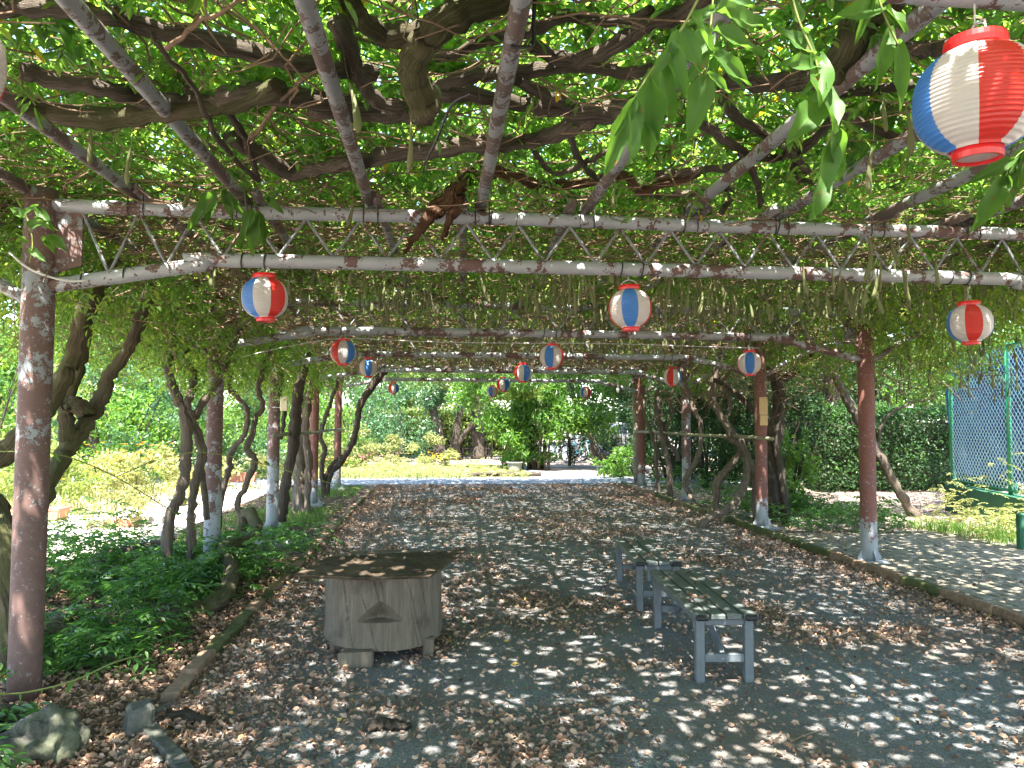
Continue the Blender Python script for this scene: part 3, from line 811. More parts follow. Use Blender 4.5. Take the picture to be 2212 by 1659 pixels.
vine('straight dark wisteria trunk between third and fourth left posts', [
    (A4([(1810,1610),(1840,1450),(1880,1250),(1895,1080),(1910,930),(1930,800),(1990,620)]), 11.0, .085, .07),
    (A4([(1800,1180),(1830,1000),(1800,860),(1830,700)]), 11.1, .035, .03)], 'bark_dark')
vine('thick grey wisteria trunk just left of the fourth left post', [
    (A4([(1930,1480),(1930,1300),(1940,1120),(1960,960),(1990,800)]), 12.9, .13, .09),
    (A4([(1980,1470),(1985,1300),(1965,1150),(1975,980),(2010,800)]), 12.6, .06, .05)], 'bark')
vine('thin forked wisteria stems between the last two left posts', [
    (A4([(2080,1480),(2070,1350),(2090,1250),(2060,1150),(2100,1020),(2130,930),(2180,780)]), 15.2, .05, .04),
    (A4([(2100,1400),(2160,1310),(2200,1290)]), 15.3, .04, .03)], 'bark_dark')
vine('dark curved wisteria stem leaning out past the last left post', [
    (A5([(-60,1400),(0,1330),(80,1200),(110,1080),(130,960),(210,830),(300,720)]), 15.6, .055, .075)], 'bark_dark')
vine('pale S-shaped wisteria stem curling in front of the right row', [
    (AR([(770,1430),(690,1400),(640,1310),(600,1190),(680,1040),(740,870),(740,650),(690,560),(650,430),(600,300),(560,150)]), [12.6,12.8,13.0,13.1,13.1,13.1,13.1,13.1,13.2,13.2,13.3], .05, .045)], 'bark')
vine('arching double wisteria trunk behind the bamboo rail on the right', [
    (AR([(890,1420),(885,1300),(900,1190),(960,1110),(1060,1000),(1110,880),(1030,740),(950,620),(870,480),(840,370),(900,150)]), 11.6, .06, .055),
    (AR([(800,1540),(920,1490),(1040,1420),(1110,1310),(1160,1180),(1170,1020),(1140,880),(1090,760)]), [10.6,10.8,11.0,11.1,11.2,11.3,11.4,11.5], .07, .05),
    (AR([(1240,1220),(1200,1020),(1130,880),(1020,800),(990,700)]), 11.3, .05, .045),
    (AR([(960,640),(1010,540),(1000,400),(960,300),(1010,150)]), 11.6, .035, .03)], 'bark')
vine('big spreading wisteria trunk cluster right of the plaque post', [
    (AR([(1420,1330),(1410,1180),(1395,950),(1430,720),(1450,560),(1470,400),(1450,290),(1420,160)]), 11.2, .13, .10),
    (AR([(1500,1420),(1480,1220),(1400,930),(1390,850)]), 10.9, .05, .05),
    (AR([(1530,1410),(1490,1130),(1440,860),(1460,640),(1500,420),(1460,300),(1560,220),(1680,130),(1770,10)]), [10.8,10.8,10.8,10.8,10.8,10.8,10.8,10.7,10.6], .05, .055),
    (AR([(1450,300),(1380,200),(1300,120),(1150,60)]), 11, .06, .04),
    (AR([(1240,560),(1130,440),(1000,330),(860,250)]), 10.8, .04, .03)], 'bark_dark')
vine('group of thin wavy wisteria stems between far right posts', [
    (AR([(350,1200),(335,1050),(330,900),(280,720),(230,620),(220,450)]), 14.8, .045, .035),
    (AR([(460,1280),(450,1060),(400,850),(360,640),(330,540),(350,350)]), 14.6, .06, .045),
    (AR([(540,1000),(500,900),(440,830),(440,650),(485,560),(430,390)]), 14.7, .042, .04)], 'bark')

# ------------------------------------------------------------------ wisteria: canopy over the pergola
canopy = thing('wisteria_canopy', ((XL+XR)/2, 9, 2.8), 'dense wisteria canopy of green leaves and tangled branches on the pergola roof', 'vine canopy')
Z1 = lambda p: zz(p, 0, 0, 2.572)
Z2 = lambda p: zz(p, 850, 0, 2.572)
Z3 = lambda p: zz(p, 1700, 0, 2.572)
def hero(uv, z, r0, r1, mat='bark'):
    if not hasattr(z, '__len__'): z = [z+random.uniform(-.015, .015) for _ in uv]
    limb('branch', [PZ(u, v, q) for (u, v), q in zip(uv, z)], r0, r1, M[mat], canopy, n=10, wob=.16, jit=.004, sub=5)
hero(Z1([(-300,70),(0,60),(350,55),(700,100),(1000,190),(1300,260),(1600,340),(1900,400),(2150,440),(2400,470)]), 2.93, .032, .036)
hero(Z1([(150,470),(400,520),(700,580),(900,640),(1150,665),(1350,650),(1650,600),(2100,650),(2300,690)]), 2.90, .036, .040)
hero(Z1([(-200,610),(0,650),(300,710),(600,760),(900,750),(1200,715),(1500,680),(1800,560)]), 2.86, .043, .035, 'bark_moss')
hero(Z1([(1480,880),(1600,950),(1720,1020),(1870,1115),(2030,1090),(2212,1055)])+Z2([(120,1040),(300,1000),(600,960),(900,925),(1100,920),(1300,890),(1480,820),(1640,745),(1850,700),(2100,690)]), 2.90, .038, .042)
hero(Z2([(1150,-60),(1000,-20),(800,60),(660,150),(530,280),(470,400),(490,560),(570,720)]), [3.02,2.99,2.94,2.90,2.87,2.85,2.80,2.75], .050, .062, 'bark_moss')
hero(Z2([(20,-60),(80,40),(150,140),(270,215),(420,230),(560,190)]), 2.92, .036, .040, 'bark_moss')
hero(Z2([(-20,120),(40,260),(80,400),(150,540),(240,650),(400,700)]), [2.96,2.93,2.90,2.89,2.88,2.88], .034, .036)
hero(Z2([(-200,690),(100,730),(400,720),(560,730)]), 2.90, .045, .05)
hero(Z2([(620,570),(800,505),(1000,470),(1200,455),(1400,430),(1600,430),(1850,470),(2050,440)]), 2.93, .026, .026)
hero(Z2([(1240,300),(1450,385),(1600,370),(1800,270),(1980,150),(2212,80),(2400,-60)]), 2.92, .026, .034)
hero(Z2([(640,390),(850,290),(1000,250),(1250,195),(1450,110),(1800,140),(2000,60)]), 2.96, .02, .02)
hero(Z2([(620,600),(900,620),(1150,665),(1500,715),(1850,720),(2200,660)]), 2.90, .032, .03)
hero(Z2([(1130,510),(1300,600),(1500,690),(1620,740)]), 2.92, .026, .03)
hero(Z2([(960,1090),(1150,1150),(1300,1190),(1600,1180),(1820,1130),(1920,1220),(2080,1180),(2300,1110)]), 2.90, .030, .026, 'rot')
hero(Z2([(1900,1230),(2100,1260),(2350,1230)]), 2.89, .022, .018)
hero(Z2([(1490,870),(1510,980),(1580,1080),(1680,1170)]), 2.89, .016, .016)
hero(Z2([(1250,980),(1330,1080),(1420,1110),(1600,1040),(1760,950)]), 2.9, .014, .014)
hero(Z3([(1480,-120),(1330,-20),(1190,90),(1090,290),(960,480)]), [3.05,3.0,2.94,2.90,2.87], .062, .055, 'bark_moss')
hero(Z3([(1000,430),(850,500),(700,530),(480,540),(300,510)]), 2.89, .038, .03)
hero(Z3([(-150,1130),(100,1100),(330,1070),(420,1000),(270,880),(140,800)]), 2.89, .024, .022)
hero(Z3([(240,580),(370,750),(540,870),(700,960),(820,1100)]), 2.9, .026, .022)
hero(Z3([(380,980),(600,1020),(720,960),(860,900),(1010,720)]), 2.9, .020, .02)
hero(Z3([(860,900),(720,1050),(760,1150),(850,1180)]), 2.9, .018, .018)
hero(Z3([(1400,270),(1550,310),(1720,300),(2000,260)]), 2.92, .03, .03)
hero(Z3([(1030,720),(1200,810),(1400,880),(1600,900)]), 2.91, .018, .018)
hero(Z3([(900,640),(1200,580),(1500,540)]), 2.92, .018, .02)
hero(Z3([(440,1050),(500,1180),(520,1320)]), 2.88, .018, .016)
hero(Z3([(260,1380),(330,1270),(300,1180),(350,1080)]), 2.86, .018, .018)
hero(Z1([(1650,1150),(1600,960),(1500,760),(1380,640),(1180,560)]), [2.86,2.88,2.9,2.92,2.95], .016, .018, 'bark')
hero(Z1([(1650,1150),(1400,900),(1250,560),(1050,340),(980,230)]), [2.8,2.80,2.80,2.80,2.86], .012, .008, 'bark')
hero(Z1([(1620,900),(1760,700),(1900,560),(2080,430)]), [2.88,2.86,2.86,2.90], .010, .007, 'twig')
hero(Z1([(1050,330),(1250,160),(1500,20),(1640,-40)]), [2.86,2.88,2.9,2.92], .009, .007, 'twig')

rs = np.random.RandomState(21)
# winding limbs along the roof beyond the traced ones
for k in range(46):
    x = rs.uniform(-3.6, 5.8); y = rs.uniform(4.6, 17) if k > 8 else rs.uniform(-2, 3.5)
    a = rs.choice([0, math.pi])+rs.normal(0, .55)
    p = Vector((x, y, rs.uniform(2.88, 3.0))); pts = [p.copy()]
    for j in range(rs.randint(7, 13)):
        a += rs.normal(0, .38)
        p = p+Vector((math.cos(a), math.sin(a)*.8, 0))*rs.uniform(.22, .40)
        p.z = min(3.12, max(2.84, p.z+rs.normal(0, .035)))
        if not (-4.1 < p.x < 6.4 and -3 < p.y < 18): break
        pts.append(p.copy())
    if len(pts) > 3:
        r = rs.uniform(.016, .042)
        limb('branch', pts, r, r*.7, M['bark'], canopy, n=8, wob=.15, jit=.006, sub=4)
# thin twig tangle
def twigs(n, x0, x1, y0, y1, z0, z1, seed, r=(.0022, .006), hang=.0):
    rs = np.random.RandomState(seed); m = MB()
    for k in range(n):
        p = Vector((rs.uniform(x0, x1), rs.uniform(y0, y1), rs.uniform(z0, z1)))
        a = rs.uniform(0, 6.28); e = rs.normal(0, .25)-hang*rs.rand(); rr = rs.uniform(*r); pts = [p]
        for j in range(rs.randint(4, 8)):
            a += rs.normal(0, .45); e += rs.normal(0, .22); e *= .85
            q = pts[-1]+Vector((math.cos(a)*math.cos(e), math.sin(a)*math.cos(e), math.sin(e)))*rs.uniform(.09, .2)
            q.z = max(z0-.06-hang*.8, q.z); pts.append(q)
        m.tube(pts, [rr*(1-.5*i/len(pts)) for i in range(len(pts))], 4, caps=False)
    o = m.build('twigs', M['twig'], canopy, fix=False); o['kind'] = 'stuff'
twigs(1900, -3.9, 6.2, 1.8, 4.6, 2.90, 3.2, 1)
twigs(5200, -3.9, 6.2, 4.4, 9.0, 2.82, 3.05, 2)
twigs(7500, -3.9, 6.2, 9.0, 18.0, 2.78, 3.0, 3, r=(.0035, .009))
twigs(420, -3.7, -1.9, 4.6, 17.5, 2.2, 2.9, 4, hang=.9)
twigs(160, .3, 4.6, 4.5, 7.6, 2.6, 2.85, 7, r=(.0015, .003), hang=.6)
twigs(700, 4.3, 6.4, 7.2, 17.5, 2.0, 2.9, 5, hang=.9)
twigs(160, -2.2, -1.4, 4.6, 8.2, 2.45, 2.85, 6, hang=.5)

# roof foliage
def roof(n, x0, x1, y0, y1, seed, l, w, pairs, tpl, Lr, hole=.35, zlo=2.97, zh=.60):
    rs = np.random.RandomState(seed)
    x = rs.uniform(x0, x1, n); y = rs.uniform(y0, y1, n)
    d = vnoise(31, x, y, 3.2)*.6+vnoise(32, x, y, 8.0)*.6
    keep = rs.rand(n) < np.clip(.85+hole*d*.7, .3, 1)
    edge = np.minimum(np.minimum(x+4.2+vnoise(33, x, y, 1.7)*.5, 6.6+vnoise(34, x, y, 1.7)*.5-x), np.minimum(y+3.2, 18.3+vnoise(35, x, y, 1.5)*.3-y))
    keep &= edge > 0
    x, y, edge = x[keep], y[keep], edge[keep]; n = len(x)
    z = zlo+rs.beta(1.2, 1.8, n)*zh+vnoise(36, x, y, 1.3)*.06
    z -= np.clip(.9-edge, 0, .9)*.35*rs.rand(n)
    a = rs.uniform(0, 6.28, n)
    D = np.stack([np.cos(a), np.sin(a), rs.normal(.0, .35, n)], 1)
    return compound(np.stack([x, y, z], 1), D, Lr*rs.uniform(.7, 1.2, n), pairs, l, w, rs, droop=.35, flop=.45, jit=.30)
# gaps in the roof: small clear openings along the sun's direction, gathered in loose groups
GX0, GY0, GC = -7.0, -6.0, .01
gaps = np.zeros((1600, 2800), bool)
def make_gaps(cell, prob, seed):
    rs = np.random.RandomState(seed); yy, xx = np.mgrid[-9:10, -9:10]
    gx_, gy_ = np.meshgrid(np.arange(-6.5, 8.5, cell), np.arange(-5, 21.5, cell))
    x = gx_.ravel()+rs.uniform(-.5, .5, gx_.size)*cell; y = gy_.ravel()+rs.uniform(-.5, .5, gx_.size)*cell
    keep = rs.rand(x.size) < np.clip(prob+.38*vnoise(91, x, y, 3.0)+.22*vnoise(92, x, y, 9.0), .08, .95)
    for a, b in zip(x[keep], y[keep]):
        r = min(4.2, rs.gamma(5, .43)+.95); e = rs.uniform(.65, 1.0); th = rs.uniform(0, 3.14)
        u_ = xx*math.cos(th)+yy*math.sin(th); w_ = (-xx*math.sin(th)+yy*math.cos(th))/e
        i, j = int((a-GX0)/GC), int((b-GY0)/GC)
        if 10 < i < 1589 and 10 < j < 2789: gaps[i-9:i+10, j-9:j+10] |= ((u_**2+w_**2) < r*r).T
make_gaps(.108, .55, 93)
def punch(d):
    P, A, N, L, W = d
    An = nrm(A); bad = np.zeros(len(P), bool)
    Bn = np.cross(nrm(N), An)
    for t, w in ((.15, 0), (.5, 0), (.9, 0), (.5, .35), (.5, -.35)):
        q = P+An*(L*t)[:, None]+Bn*(W*w)[:, None]
        x = q[:, 0]-q[:, 2]*sdir.x/sdir.z; y = q[:, 1]-q[:, 2]*sdir.y/sdir.z
        i = np.clip(((x-GX0)/GC).astype(int), 0, 1599); j = np.clip(((y-GY0)/GC).astype(int), 0, 2799)
        bad |= gaps[i, j]
    k = ~bad
    return P[k], A[k], N[k], L[k], W[k]
def add_fol(name, data, mat, tpl, parent=canopy):
    if name == 'foliage': data = punch(data)
    o = part(name, leaves(name, *data, M[mat], tpl), parent); o['kind'] = 'stuff'; return o
add_fol('foliage', roof(36000, -4.2, 6.6, 1.7, 8.5, 41, .070, .030, 5, T_LEAF, .20), 'canopy', T_LEAF)
add_fol('foliage', roof(22000, -4.2, 6.6, -3.2, 1.7, 42, .085, .036, 4, T_DIA, .22), 'canopy', T_DIA)
add_fol('foliage', roof(36000, -4.2, 6.6, 8.5, 18.3, 43, .088, .037, 4, T_DIA, .22), 'canopy', T_DIA)

add_fol('foliage', roof(11000, -4.2, 6.6, -3.2, 18.3, 44, .11, .048, 4, T_DIA, .26, .2, 3.5, .45), 'canopy', T_DIA)

# hanging curtains along the two sides and the far end
def curtain(n, boxes, seed, l, w, pairs, Lr, mat='canopy_low', tpl=T_LEAF, down=.8):
    rs = np.random.RandomState(seed); Ps = []
    for (x0, x1, y0, y1, z0, z1, wt) in boxes:
        m = int(n*wt); x = rs.uniform(x0, x1, m); y = rs.uniform(y0, y1, m)
        zb = z0+(z1-z0)*.42*(1+vnoise(seed+1, x*1.3, y, 2.6))
        zb = np.clip(zb, z0, z1-.1)
        Ps.append(np.stack([x, y, zb+(z1-zb)*rs.rand(m)**.85], 1))
    P = np.concatenate(Ps); m = len(P); a = rs.uniform(0, 6.28, m)
    if seed == 53: P[:, 2] = np.maximum(P[:, 2], np.where(P[:, 1] < 7.8, 1.80+.1195*P[:, 1], 2.66))
    D = np.stack([np.cos(a), np.sin(a), -down*rs.rand(m)*(.3 if seed == 53 else 1)], 1)
    add_fol('foliage', compound(P, D, Lr*rs.uniform(.7, 1.2, m), pairs, l, w, rs, droop=.5, flop=.5, jit=.25), mat, tpl)
curtain(1000, [(-4.2,-2.35,4.6,8.6,1.7,2.95,2.0), (-3.6,-1.95,8.0,13,1.7,2.8,1.4), (-3.4,-1.9,13,18,1.85,2.8,.5), (-2.9,-1.7,4.6,8,2.25,2.75,.3), (-2.9,-1.8,5.6,13,1.8,2.6,.9), (-4.6,-2.9,3.2,4.7,1.6,3.0,.35)], 51, .062, .026, 5, .20)
curtain(1000, [(4.5,6.3,10.0,17.5,1.95,2.9,.75), (-2.2,5,17.4,18.4,2.35,2.95,.55)], 52, .066, .027, 5, .20)
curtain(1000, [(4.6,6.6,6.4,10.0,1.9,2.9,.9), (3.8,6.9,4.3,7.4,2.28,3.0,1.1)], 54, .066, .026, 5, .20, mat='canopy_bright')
curtain(500, [(0.6,4.6,4.9,7.7,2.55,2.9,1.1), (-1.6,.8,5.2,8,2.58,2.9,.5), (.5,4.5,8,13,2.62,2.9,.7), (-2.0,.4,8.2,17,2.6,2.9,.2)], 53, .058, .024, 5, .19)

# seed pods
def pod_mesh(seed, L, n=9):
    r_ = np.random.RandomState(seed); V = []; F = []; k = 8
    zs = np.linspace(0, -L, n)
    bend = r_.uniform(-.012, .012); ph = r_.uniform(0, 6)
    for i, z in enumerate(zs):
        t = i/(n-1)
        w = .0135*(.28+.9*t**.8*(1-.15*math.sin(9*t+ph)))*(1 if t < .93 else .45)
        for j in range(k):
            a = 2*math.pi*j/k
            V.append((w*math.cos(a)+bend*math.sin(3*t), w*.55*math.sin(a), z))
    for i in range(n-1):
        for j in range(k): F.append((i*k+j, i*k+(j+1) % k, (i+1)*k+(j+1) % k, (i+1)*k+j))
    F.append(tuple(range((n-1)*k, n*k)))
    st = tube_vf([(0,0,.0), (.004,0,.06), (0,.003,.15)], .0013, 3, False)
    o = MB().add(V, F).add(*st).build('seed_pod', M['pod'], smooth=True); me = o.data; bpy.data.objects.remove(o); return me
PM = [pod_mesh(s, L) for s, L in ((1,.12), (2,.145), (3,.165), (4,.185), (5,.20))]
def pods():
    rs = np.random.RandomState(61); pos = []
    def zone(n, x0, x1, y0, y1, z0, z1):
        m = 0
        while m < n:
            x, y = rs.uniform(x0, x1), rs.uniform(y0, y1)
            if rs.rand() > np.clip(.45+.8*vnoise(62, np.array([x]), np.array([y]), 4.0)[0], .03, 1): continue
            zp = rs.uniform(z0, z1)
            if y < 7.7 and x < 4.8: zp = max(zp, 1.83+.1195*y+.06*rs.rand())       # pods stop short of the next truss
            pos.append((x, y, zp)); m += 1
    zone(300, .8, 4.7, 4.3, 7.7, 2.40, 2.74); zone(120, -1.6, .9, 4.6, 7.7, 2.50, 2.76)
    zone(110, 2.0, 6.0, 3.6, 5.6, 2.36, 2.78); zone(260, .2, 4.6, 7.9, 10.2, 2.62, 2.78); zone(120, -2, 4.6, 10.6, 15, 2.66, 2.78); zone(12, -1.8, 2, 2.6, 4.3, 2.72, 2.86)
    zone(90, 4.7, 6.2, 6.2, 9, 1.9, 2.5)
    pos.sort(key=lambda p: p[1]); far = MB()
    for k, p in enumerate(pos):
        me = PM[rs.randint(5)]; rz = rs.uniform(0, 6.28); tx = rs.normal(0, .17); ty = rs.normal(0, .17)
        if k < 300:
            o = part('seed_pod', me, canopy); o.location = p; o.rotation_euler = (tx, ty, rz)
        else:
            Mx = Matrix.Translation(p) @ Matrix.Rotation(rz, 4, 'Z') @ Matrix.Rotation(tx, 4, 'X')
            far.add([Mx @ v.co for v in me.vertices], [tuple(q.vertices) for q in me.polygons])
    o = far.build('seed_pods', M['pod'], canopy, smooth=True, fix=False); o['kind'] = 'stuff'
pods()

# ------------------------------------------------------------------ broken rotten limb, straps
rb = thing('rotten_branch', PY(1000, 400, FY[1]-.12), 'rotten reddish brown branch stub strapped above the nearest full truss', 'branch')
rb['base'] = tuple(rb.location)
limb('stub', [PY(u, v, y) for (u, v), y in zip(Z2([(900,1060),(820,1120),(760,1200),(680,1290),(600,1370)]), [4.40,4.33,4.28,4.26,4.25])], .045, .05, M['rot'], rb, n=11, wob=.3, jit=.007)
limb('splinter', [PY(u, v, 4.26) for u, v in Z2([(650,1300),(560,1400),(500,1500),(440,1580),(410,1640)])], .035, .007, M['rot'], rb, n=7, wob=.4, jit=.008)
limb('splinter', [PY(u, v, 4.24) for u, v in Z2([(760,1240),(720,1360),(690,1450),(660,1540)])], .034, .010, M['rot'], rb, n=7, wob=.4, jit=.008)
p0 = PY(*Z2([(805, 1150)])[0], 4.30)
MB().tube([p0+Vector((math.cos(a)*.043, math.sin(a)*.052, math.cos(a)*.04)) for a in np.linspace(0, 6.28, 13)], .005, 5, caps=False).build('strap', M['black'], rb, fix=False)
def strap(label, uvs, z, r=.006):
    pts = [PZ(u, v, q) for (u, v), q in zip(uvs, z)]
    t = thing('black_strap', pts[0], label, 'strap')
    MB().tube(smooth_path(pts, 4), r, 5).build('band', M['black'], t, fix=False)
strap('black strap knotted round the central rafter pipe', Z2([(1255,-40),(1245,120),(1235,290),(1090,300)]), [2.90,2.88,2.86,2.80], .007)
strap('loose black tie dangling left of the central rafter', Z2([(840,600),(720,670),(640,850),(600,940),(540,1060)]), [2.87,2.86,2.80,2.77,2.74], .006)

# ------------------------------------------------------------------ shoots hanging close to the lens
def leaflet_mesh(seed):
    r_ = np.random.RandomState(seed); V = []; F = []; n = 9
    for i in range(n):
        t = i/(n-1); w = .5*math.sin(math.pi*min(1, t**.78*.97+.03))**.8*(1.0-.30*t)*.95
        wv = .05*math.sin(9*t+seed*2); w *= 1+.10*math.sin(13*t+seed*1.7)
        dr = -.16*t*t
        V += [(t, -w, .11+wv+dr), (t, -w*.5, .05+dr), (t, 0, dr), (t, w*.5, .05+dr), (t, w*.97, .11-wv+dr)]
    for i in range(n-1):
        for j in range(4): F.append((i*5+j, i*5+j+1, (i+1)*5+j+1, (i+1)*5+j))
    o = MB().add(V, F).build('leaflet', M['near_leaf'], smooth=True, fix=False); me = o.data; bpy.data.objects.remove(o); return me
M['near_leaf'] = m_leaf('near_leaflet', [(.035,.095,.018), (.055,.13,.024)], (.15,.36,.035), .42, rough=.5, spec=.25)
def near_leaf_veins():
    m = M['near_leaf']; t = m.node_tree; n = N_(t)
    b = [x for x in t.nodes if x.type == 'BSDF_PRINCIPLED'][0]
    sep = n.node('ShaderNodeSeparateXYZ'); n.link(n.coord(), sep.inputs[0])
    ay = n.math('ABSOLUTE', sep.outputs[1])
    ph = n.math('SUBTRACT', n.math('MULTIPLY', sep.outputs[0], 13.0), n.math('MULTIPLY', ay, 11.0))
    vein = n.ramp(n.math('ABSOLUTE', n.math('SUBTRACT', n.math('FRACT', ph), .5)), [(0, 1.0), (.09, 0.0)])
    rib = n.ramp(ay, [(.012, 1.0), (.03, 0.0)])
    vv = n.math('MAXIMUM', n.math('MULTIPLY', vein, .45), rib)
    spot = n.ramp(n.noise(n.node('ShaderNodeNewGeometry').outputs['Position'], 60, 3, .6), [(.66, 0.0), (.70, 1.0)])
    mot = n.noise(n.node('ShaderNodeNewGeometry').outputs['Position'], 25, 4, .6)
    for sh, key in ((b, 'Base Color'), ([x for x in t.nodes if x.type == 'BSDF_TRANSLUCENT'][0], 'Color')):
        src = sh.inputs[key].links[0].from_socket
        c = n.mix(mot, src, (.055, .12, .024) if sh is b else (.20, .38, .04))
        c = n.mix(n.math('MULTIPLY', vv, .55), c, (.14, .22, .06) if sh is b else (.10, .20, .02))
        c = n.mix(n.math('MULTIPLY', spot, .8), c, (.20, .12, .04))
        n.link(c, sh.inputs[key])
    n.link(n.bump(vv, -.35, .02), b.inputs['Normal'])
near_leaf_veins()
LM_ = [leaflet_mesh(s) for s in range(4)]
def leaflet(parent, b, tip, wr, face=None, k=None):
    A = tip-b; L = A.length; A.normalize()
    Nn = Vector(face) if face else Vector((random.uniform(-.5,.5), -1, random.uniform(-.2,.5)))
    Nn = (Nn-A*Nn.dot(A)).normalized(); B = Nn.cross(A)
    o = part('leaflet', LM_[random.randrange(4) if k is None else k], parent)
    w = L*wr
    Mx = Matrix(((A.x*L, B.x*w, Nn.x*L, b.x), (A.y*L, B.y*w, Nn.y*L, b.y), (A.z*L, B.z*w, Nn.z*L, b.z), (0,0,0,1)))
    o.matrix_parent_inverse = Matrix.Identity(4)
    o.matrix_basis = Matrix.Translation(-Vector(parent['base'])) @ Mx
    return o
def shoot(label, y, stem, lf, wr=.42, r=.0018):
    S = [PY(u, v, y) for u, v in stem]
    t = thing('wisteria_shoot', S[0], label, 'shoot', 'leafy shoots hanging near the lens')
    MB().tube(smooth_path(S, 4), r, 5).build('stem', M['twig_green'], t, smooth=True, fix=False)
    for (a, b) in lf:
        leaflet(t, PY(*a, y+random.uniform(-.03, .03)), PY(*b, y+random.uniform(-.05, .05)), wr*random.uniform(.88, 1.12))
M['twig_green'] = m_plain('green_stem', (.16,.18,.05), .6, .3, .2, 20)
def prs(f, L): return [tuple(f([a, b])) for a, b in L]
shoot('drooping fan of large leaflets left of the top right lantern', .95, Z2([(2330,-60),(2200,180),(2020,430),(1850,700)]), prs(Z2, [
    ((1850,700),(1710,1130)), ((1880,660),(1890,1040)), ((1900,620),(1770,880)), ((1960,560),(2050,920)), ((1990,500),(1990,1030)), ((2060,400),(2150,800)), ((2040,430),(1960,700)),
    ((2120,300),(2230,620)), ((2110,320),(1990,520)), ((2190,190),(2330,470)), ((2180,210),(2080,430)), ((2250,90),(2420,330))]))
shoot('bunch of broad leaflets hanging from the top edge', 1.05, Z3([(230,-200),(200,150),(190,330),(165,480)]), prs(Z3, [
    ((165,480),(60,900)), ((170,470),(330,590)), ((200,330),(470,540)), ((190,340),(10,560)), ((215,200),(560,340)), ((205,180),(30,330)), ((220,80),(580,140)), ((220,60),(40,160)), ((250,420),(430,560)), ((225,-20),(540,40)), ((200,230),(-60,420))]))
shoot('long trailing shoot with one big leaflet at its tip', 1.0, Z3([(700,-120),(760,120),(870,380),(905,560),(970,760),(985,830),(940,940)]), prs(Z3, [
    ((940,930),(890,1400)), ((985,820),(1030,1180)), ((910,650),(705,900)), ((930,560),(1030,830)), ((880,420),(650,400)), ((890,470),(780,620)), ((860,360),(620,150)), ((770,150),(700,-60)), ((880,380),(925,640)), ((780,180),(850,330))]))
shoot('slim leaflets dangling just left of the biggest lantern', 1.15, Z3([(1250,-100),(1300,60),(1360,200),(1410,300)]), prs(Z3, [
    ((1340,200),(1275,560)), ((1410,290),(1430,690)), ((1320,60),(1480,180)), ((1240,-10),(1125,290)), ((1390,260),(1470,420)), ((1290,40),(1010,100))]), wr=.30)
shoot('leafy spray hanging below the biggest lantern at the right edge', 2.0, Z3([(2300,900),(2150,1020),(2080,1160),(2020,1260)]), prs(Z3, [
    ((2150,1020),(1850,1180)), ((2100,1120),(2030,1380)), ((2080,1160),(1890,1480)), ((2160,1010),(2130,1330)), ((2200,980),(2260,1280)), ((2250,940),(2060,1180)), ((2230,960),(2180,1200)), ((2040,1240),(1940,1330))]), wr=.36)
shoot('spray of leaflets drooping over the near truss left of centre', 4.1, Z1([(1600,1120),(1500,1180),(1400,1240),(1310,1330)]), prs(Z1, [
    ((1400,1240),(1200,1480)), ((1330,1320),(1230,1460)), ((1380,1260),(1320,1450)), ((1440,1220),(1500,1420)), ((1420,1230),(1580,1390)), ((1500,1180),(1370,1140)), ((1550,1150),(1480,1090)), ((1640,1350),(1530,1580)), ((1660,1380),(1610,1640)), ((1700,1280),(1830,1370)), ((1700,1300),(1790,1220)), ((1650,1360),(1700,1600))]), wr=.40)
shoot('pale green leaflets in front of the nearest left post top', 3.6, Z1([(110,1280),(180,1420),(210,1560),(190,1690)]), prs(Z1, [
    ((150,1380),(240,1310)), ((170,1400),(60,1330)), ((280,1510),(310,1600)), ((300,1520),(350,1630)), ((330,1520),(420,1610)), ((220,1400),(370,1480)), ((190,1560),(100,1500)), ((200,1600),(290,1680)), ((180,1450),(300,1420)), ((240,1340),(340,1480))]), wr=.40, r=.003)
shoot('small yellowish leaf spray by the left edge high up', 2.6, Z1([(90,480),(160,580),(230,680)]), prs(Z1, [
    ((160,580),(250,660)), ((150,600),(90,640)), ((180,620),(100,700)), ((200,660),(110,760)), ((230,700),(280,850)), ((225,690),(290,780)), ((120,540),(190,620))]), wr=.22)
# ------------------------------------------------------------------ hollow log with a warped board on it
def m_log():
    m, t, out = mat_new('weathered_log'); n = N_(t); v = n.coord()
    st = n.mapping(v, (14, 14, 2.2))
    gr = n.noise(st, 1.0, 6, .65, dist=.4); fin = n.noise(n.mapping(v, (70, 70, 5)), 1.0, 5, .7)
    c = n.ramp(n.math('MULTIPLY_ADD', fin, .5, n.math('MULTIPLY', gr, .55)), [(.30, (.060,.048,.035)), (.5, (.105,.085,.063)), (.70, (.155,.13,.10))])
    pale = n.ramp(n.noise(n.mapping(v, (5, 5, 2.2)), 1.0, 4, .6), [(.60, 0.0), (.74, .6)])
    c = n.mix(pale, c, (.17,.135,.092))
    stain = n.ramp(n.noise(v, 3.4, 4, .6), [(.56, 0.0), (.68, .7)])
    c = n.mix(stain, c, (.05,.04,.032))
    n.link(n.bsdf(c, .8, n.bump(n.math('ADD', fin, gr), .5, .006), .2), out.inputs[0]); return m
M['log'] = m_log()
M['ply'] = m_bark('dark_wet_plywood', (.040,.030,.021), (.085,.062,.042), scale=.45)
M['ply_edge'] = m_plain('plywood_edge', (.045,.035,.026), .8, .2, .3, 20)
LC = G(818, 1432); LC = Vector((LC.x-.004, LC.y+.38, 0))
lg = thing('hollow_log', LC, 'hollowed grey log standing on blocks with a dark notch', 'log')
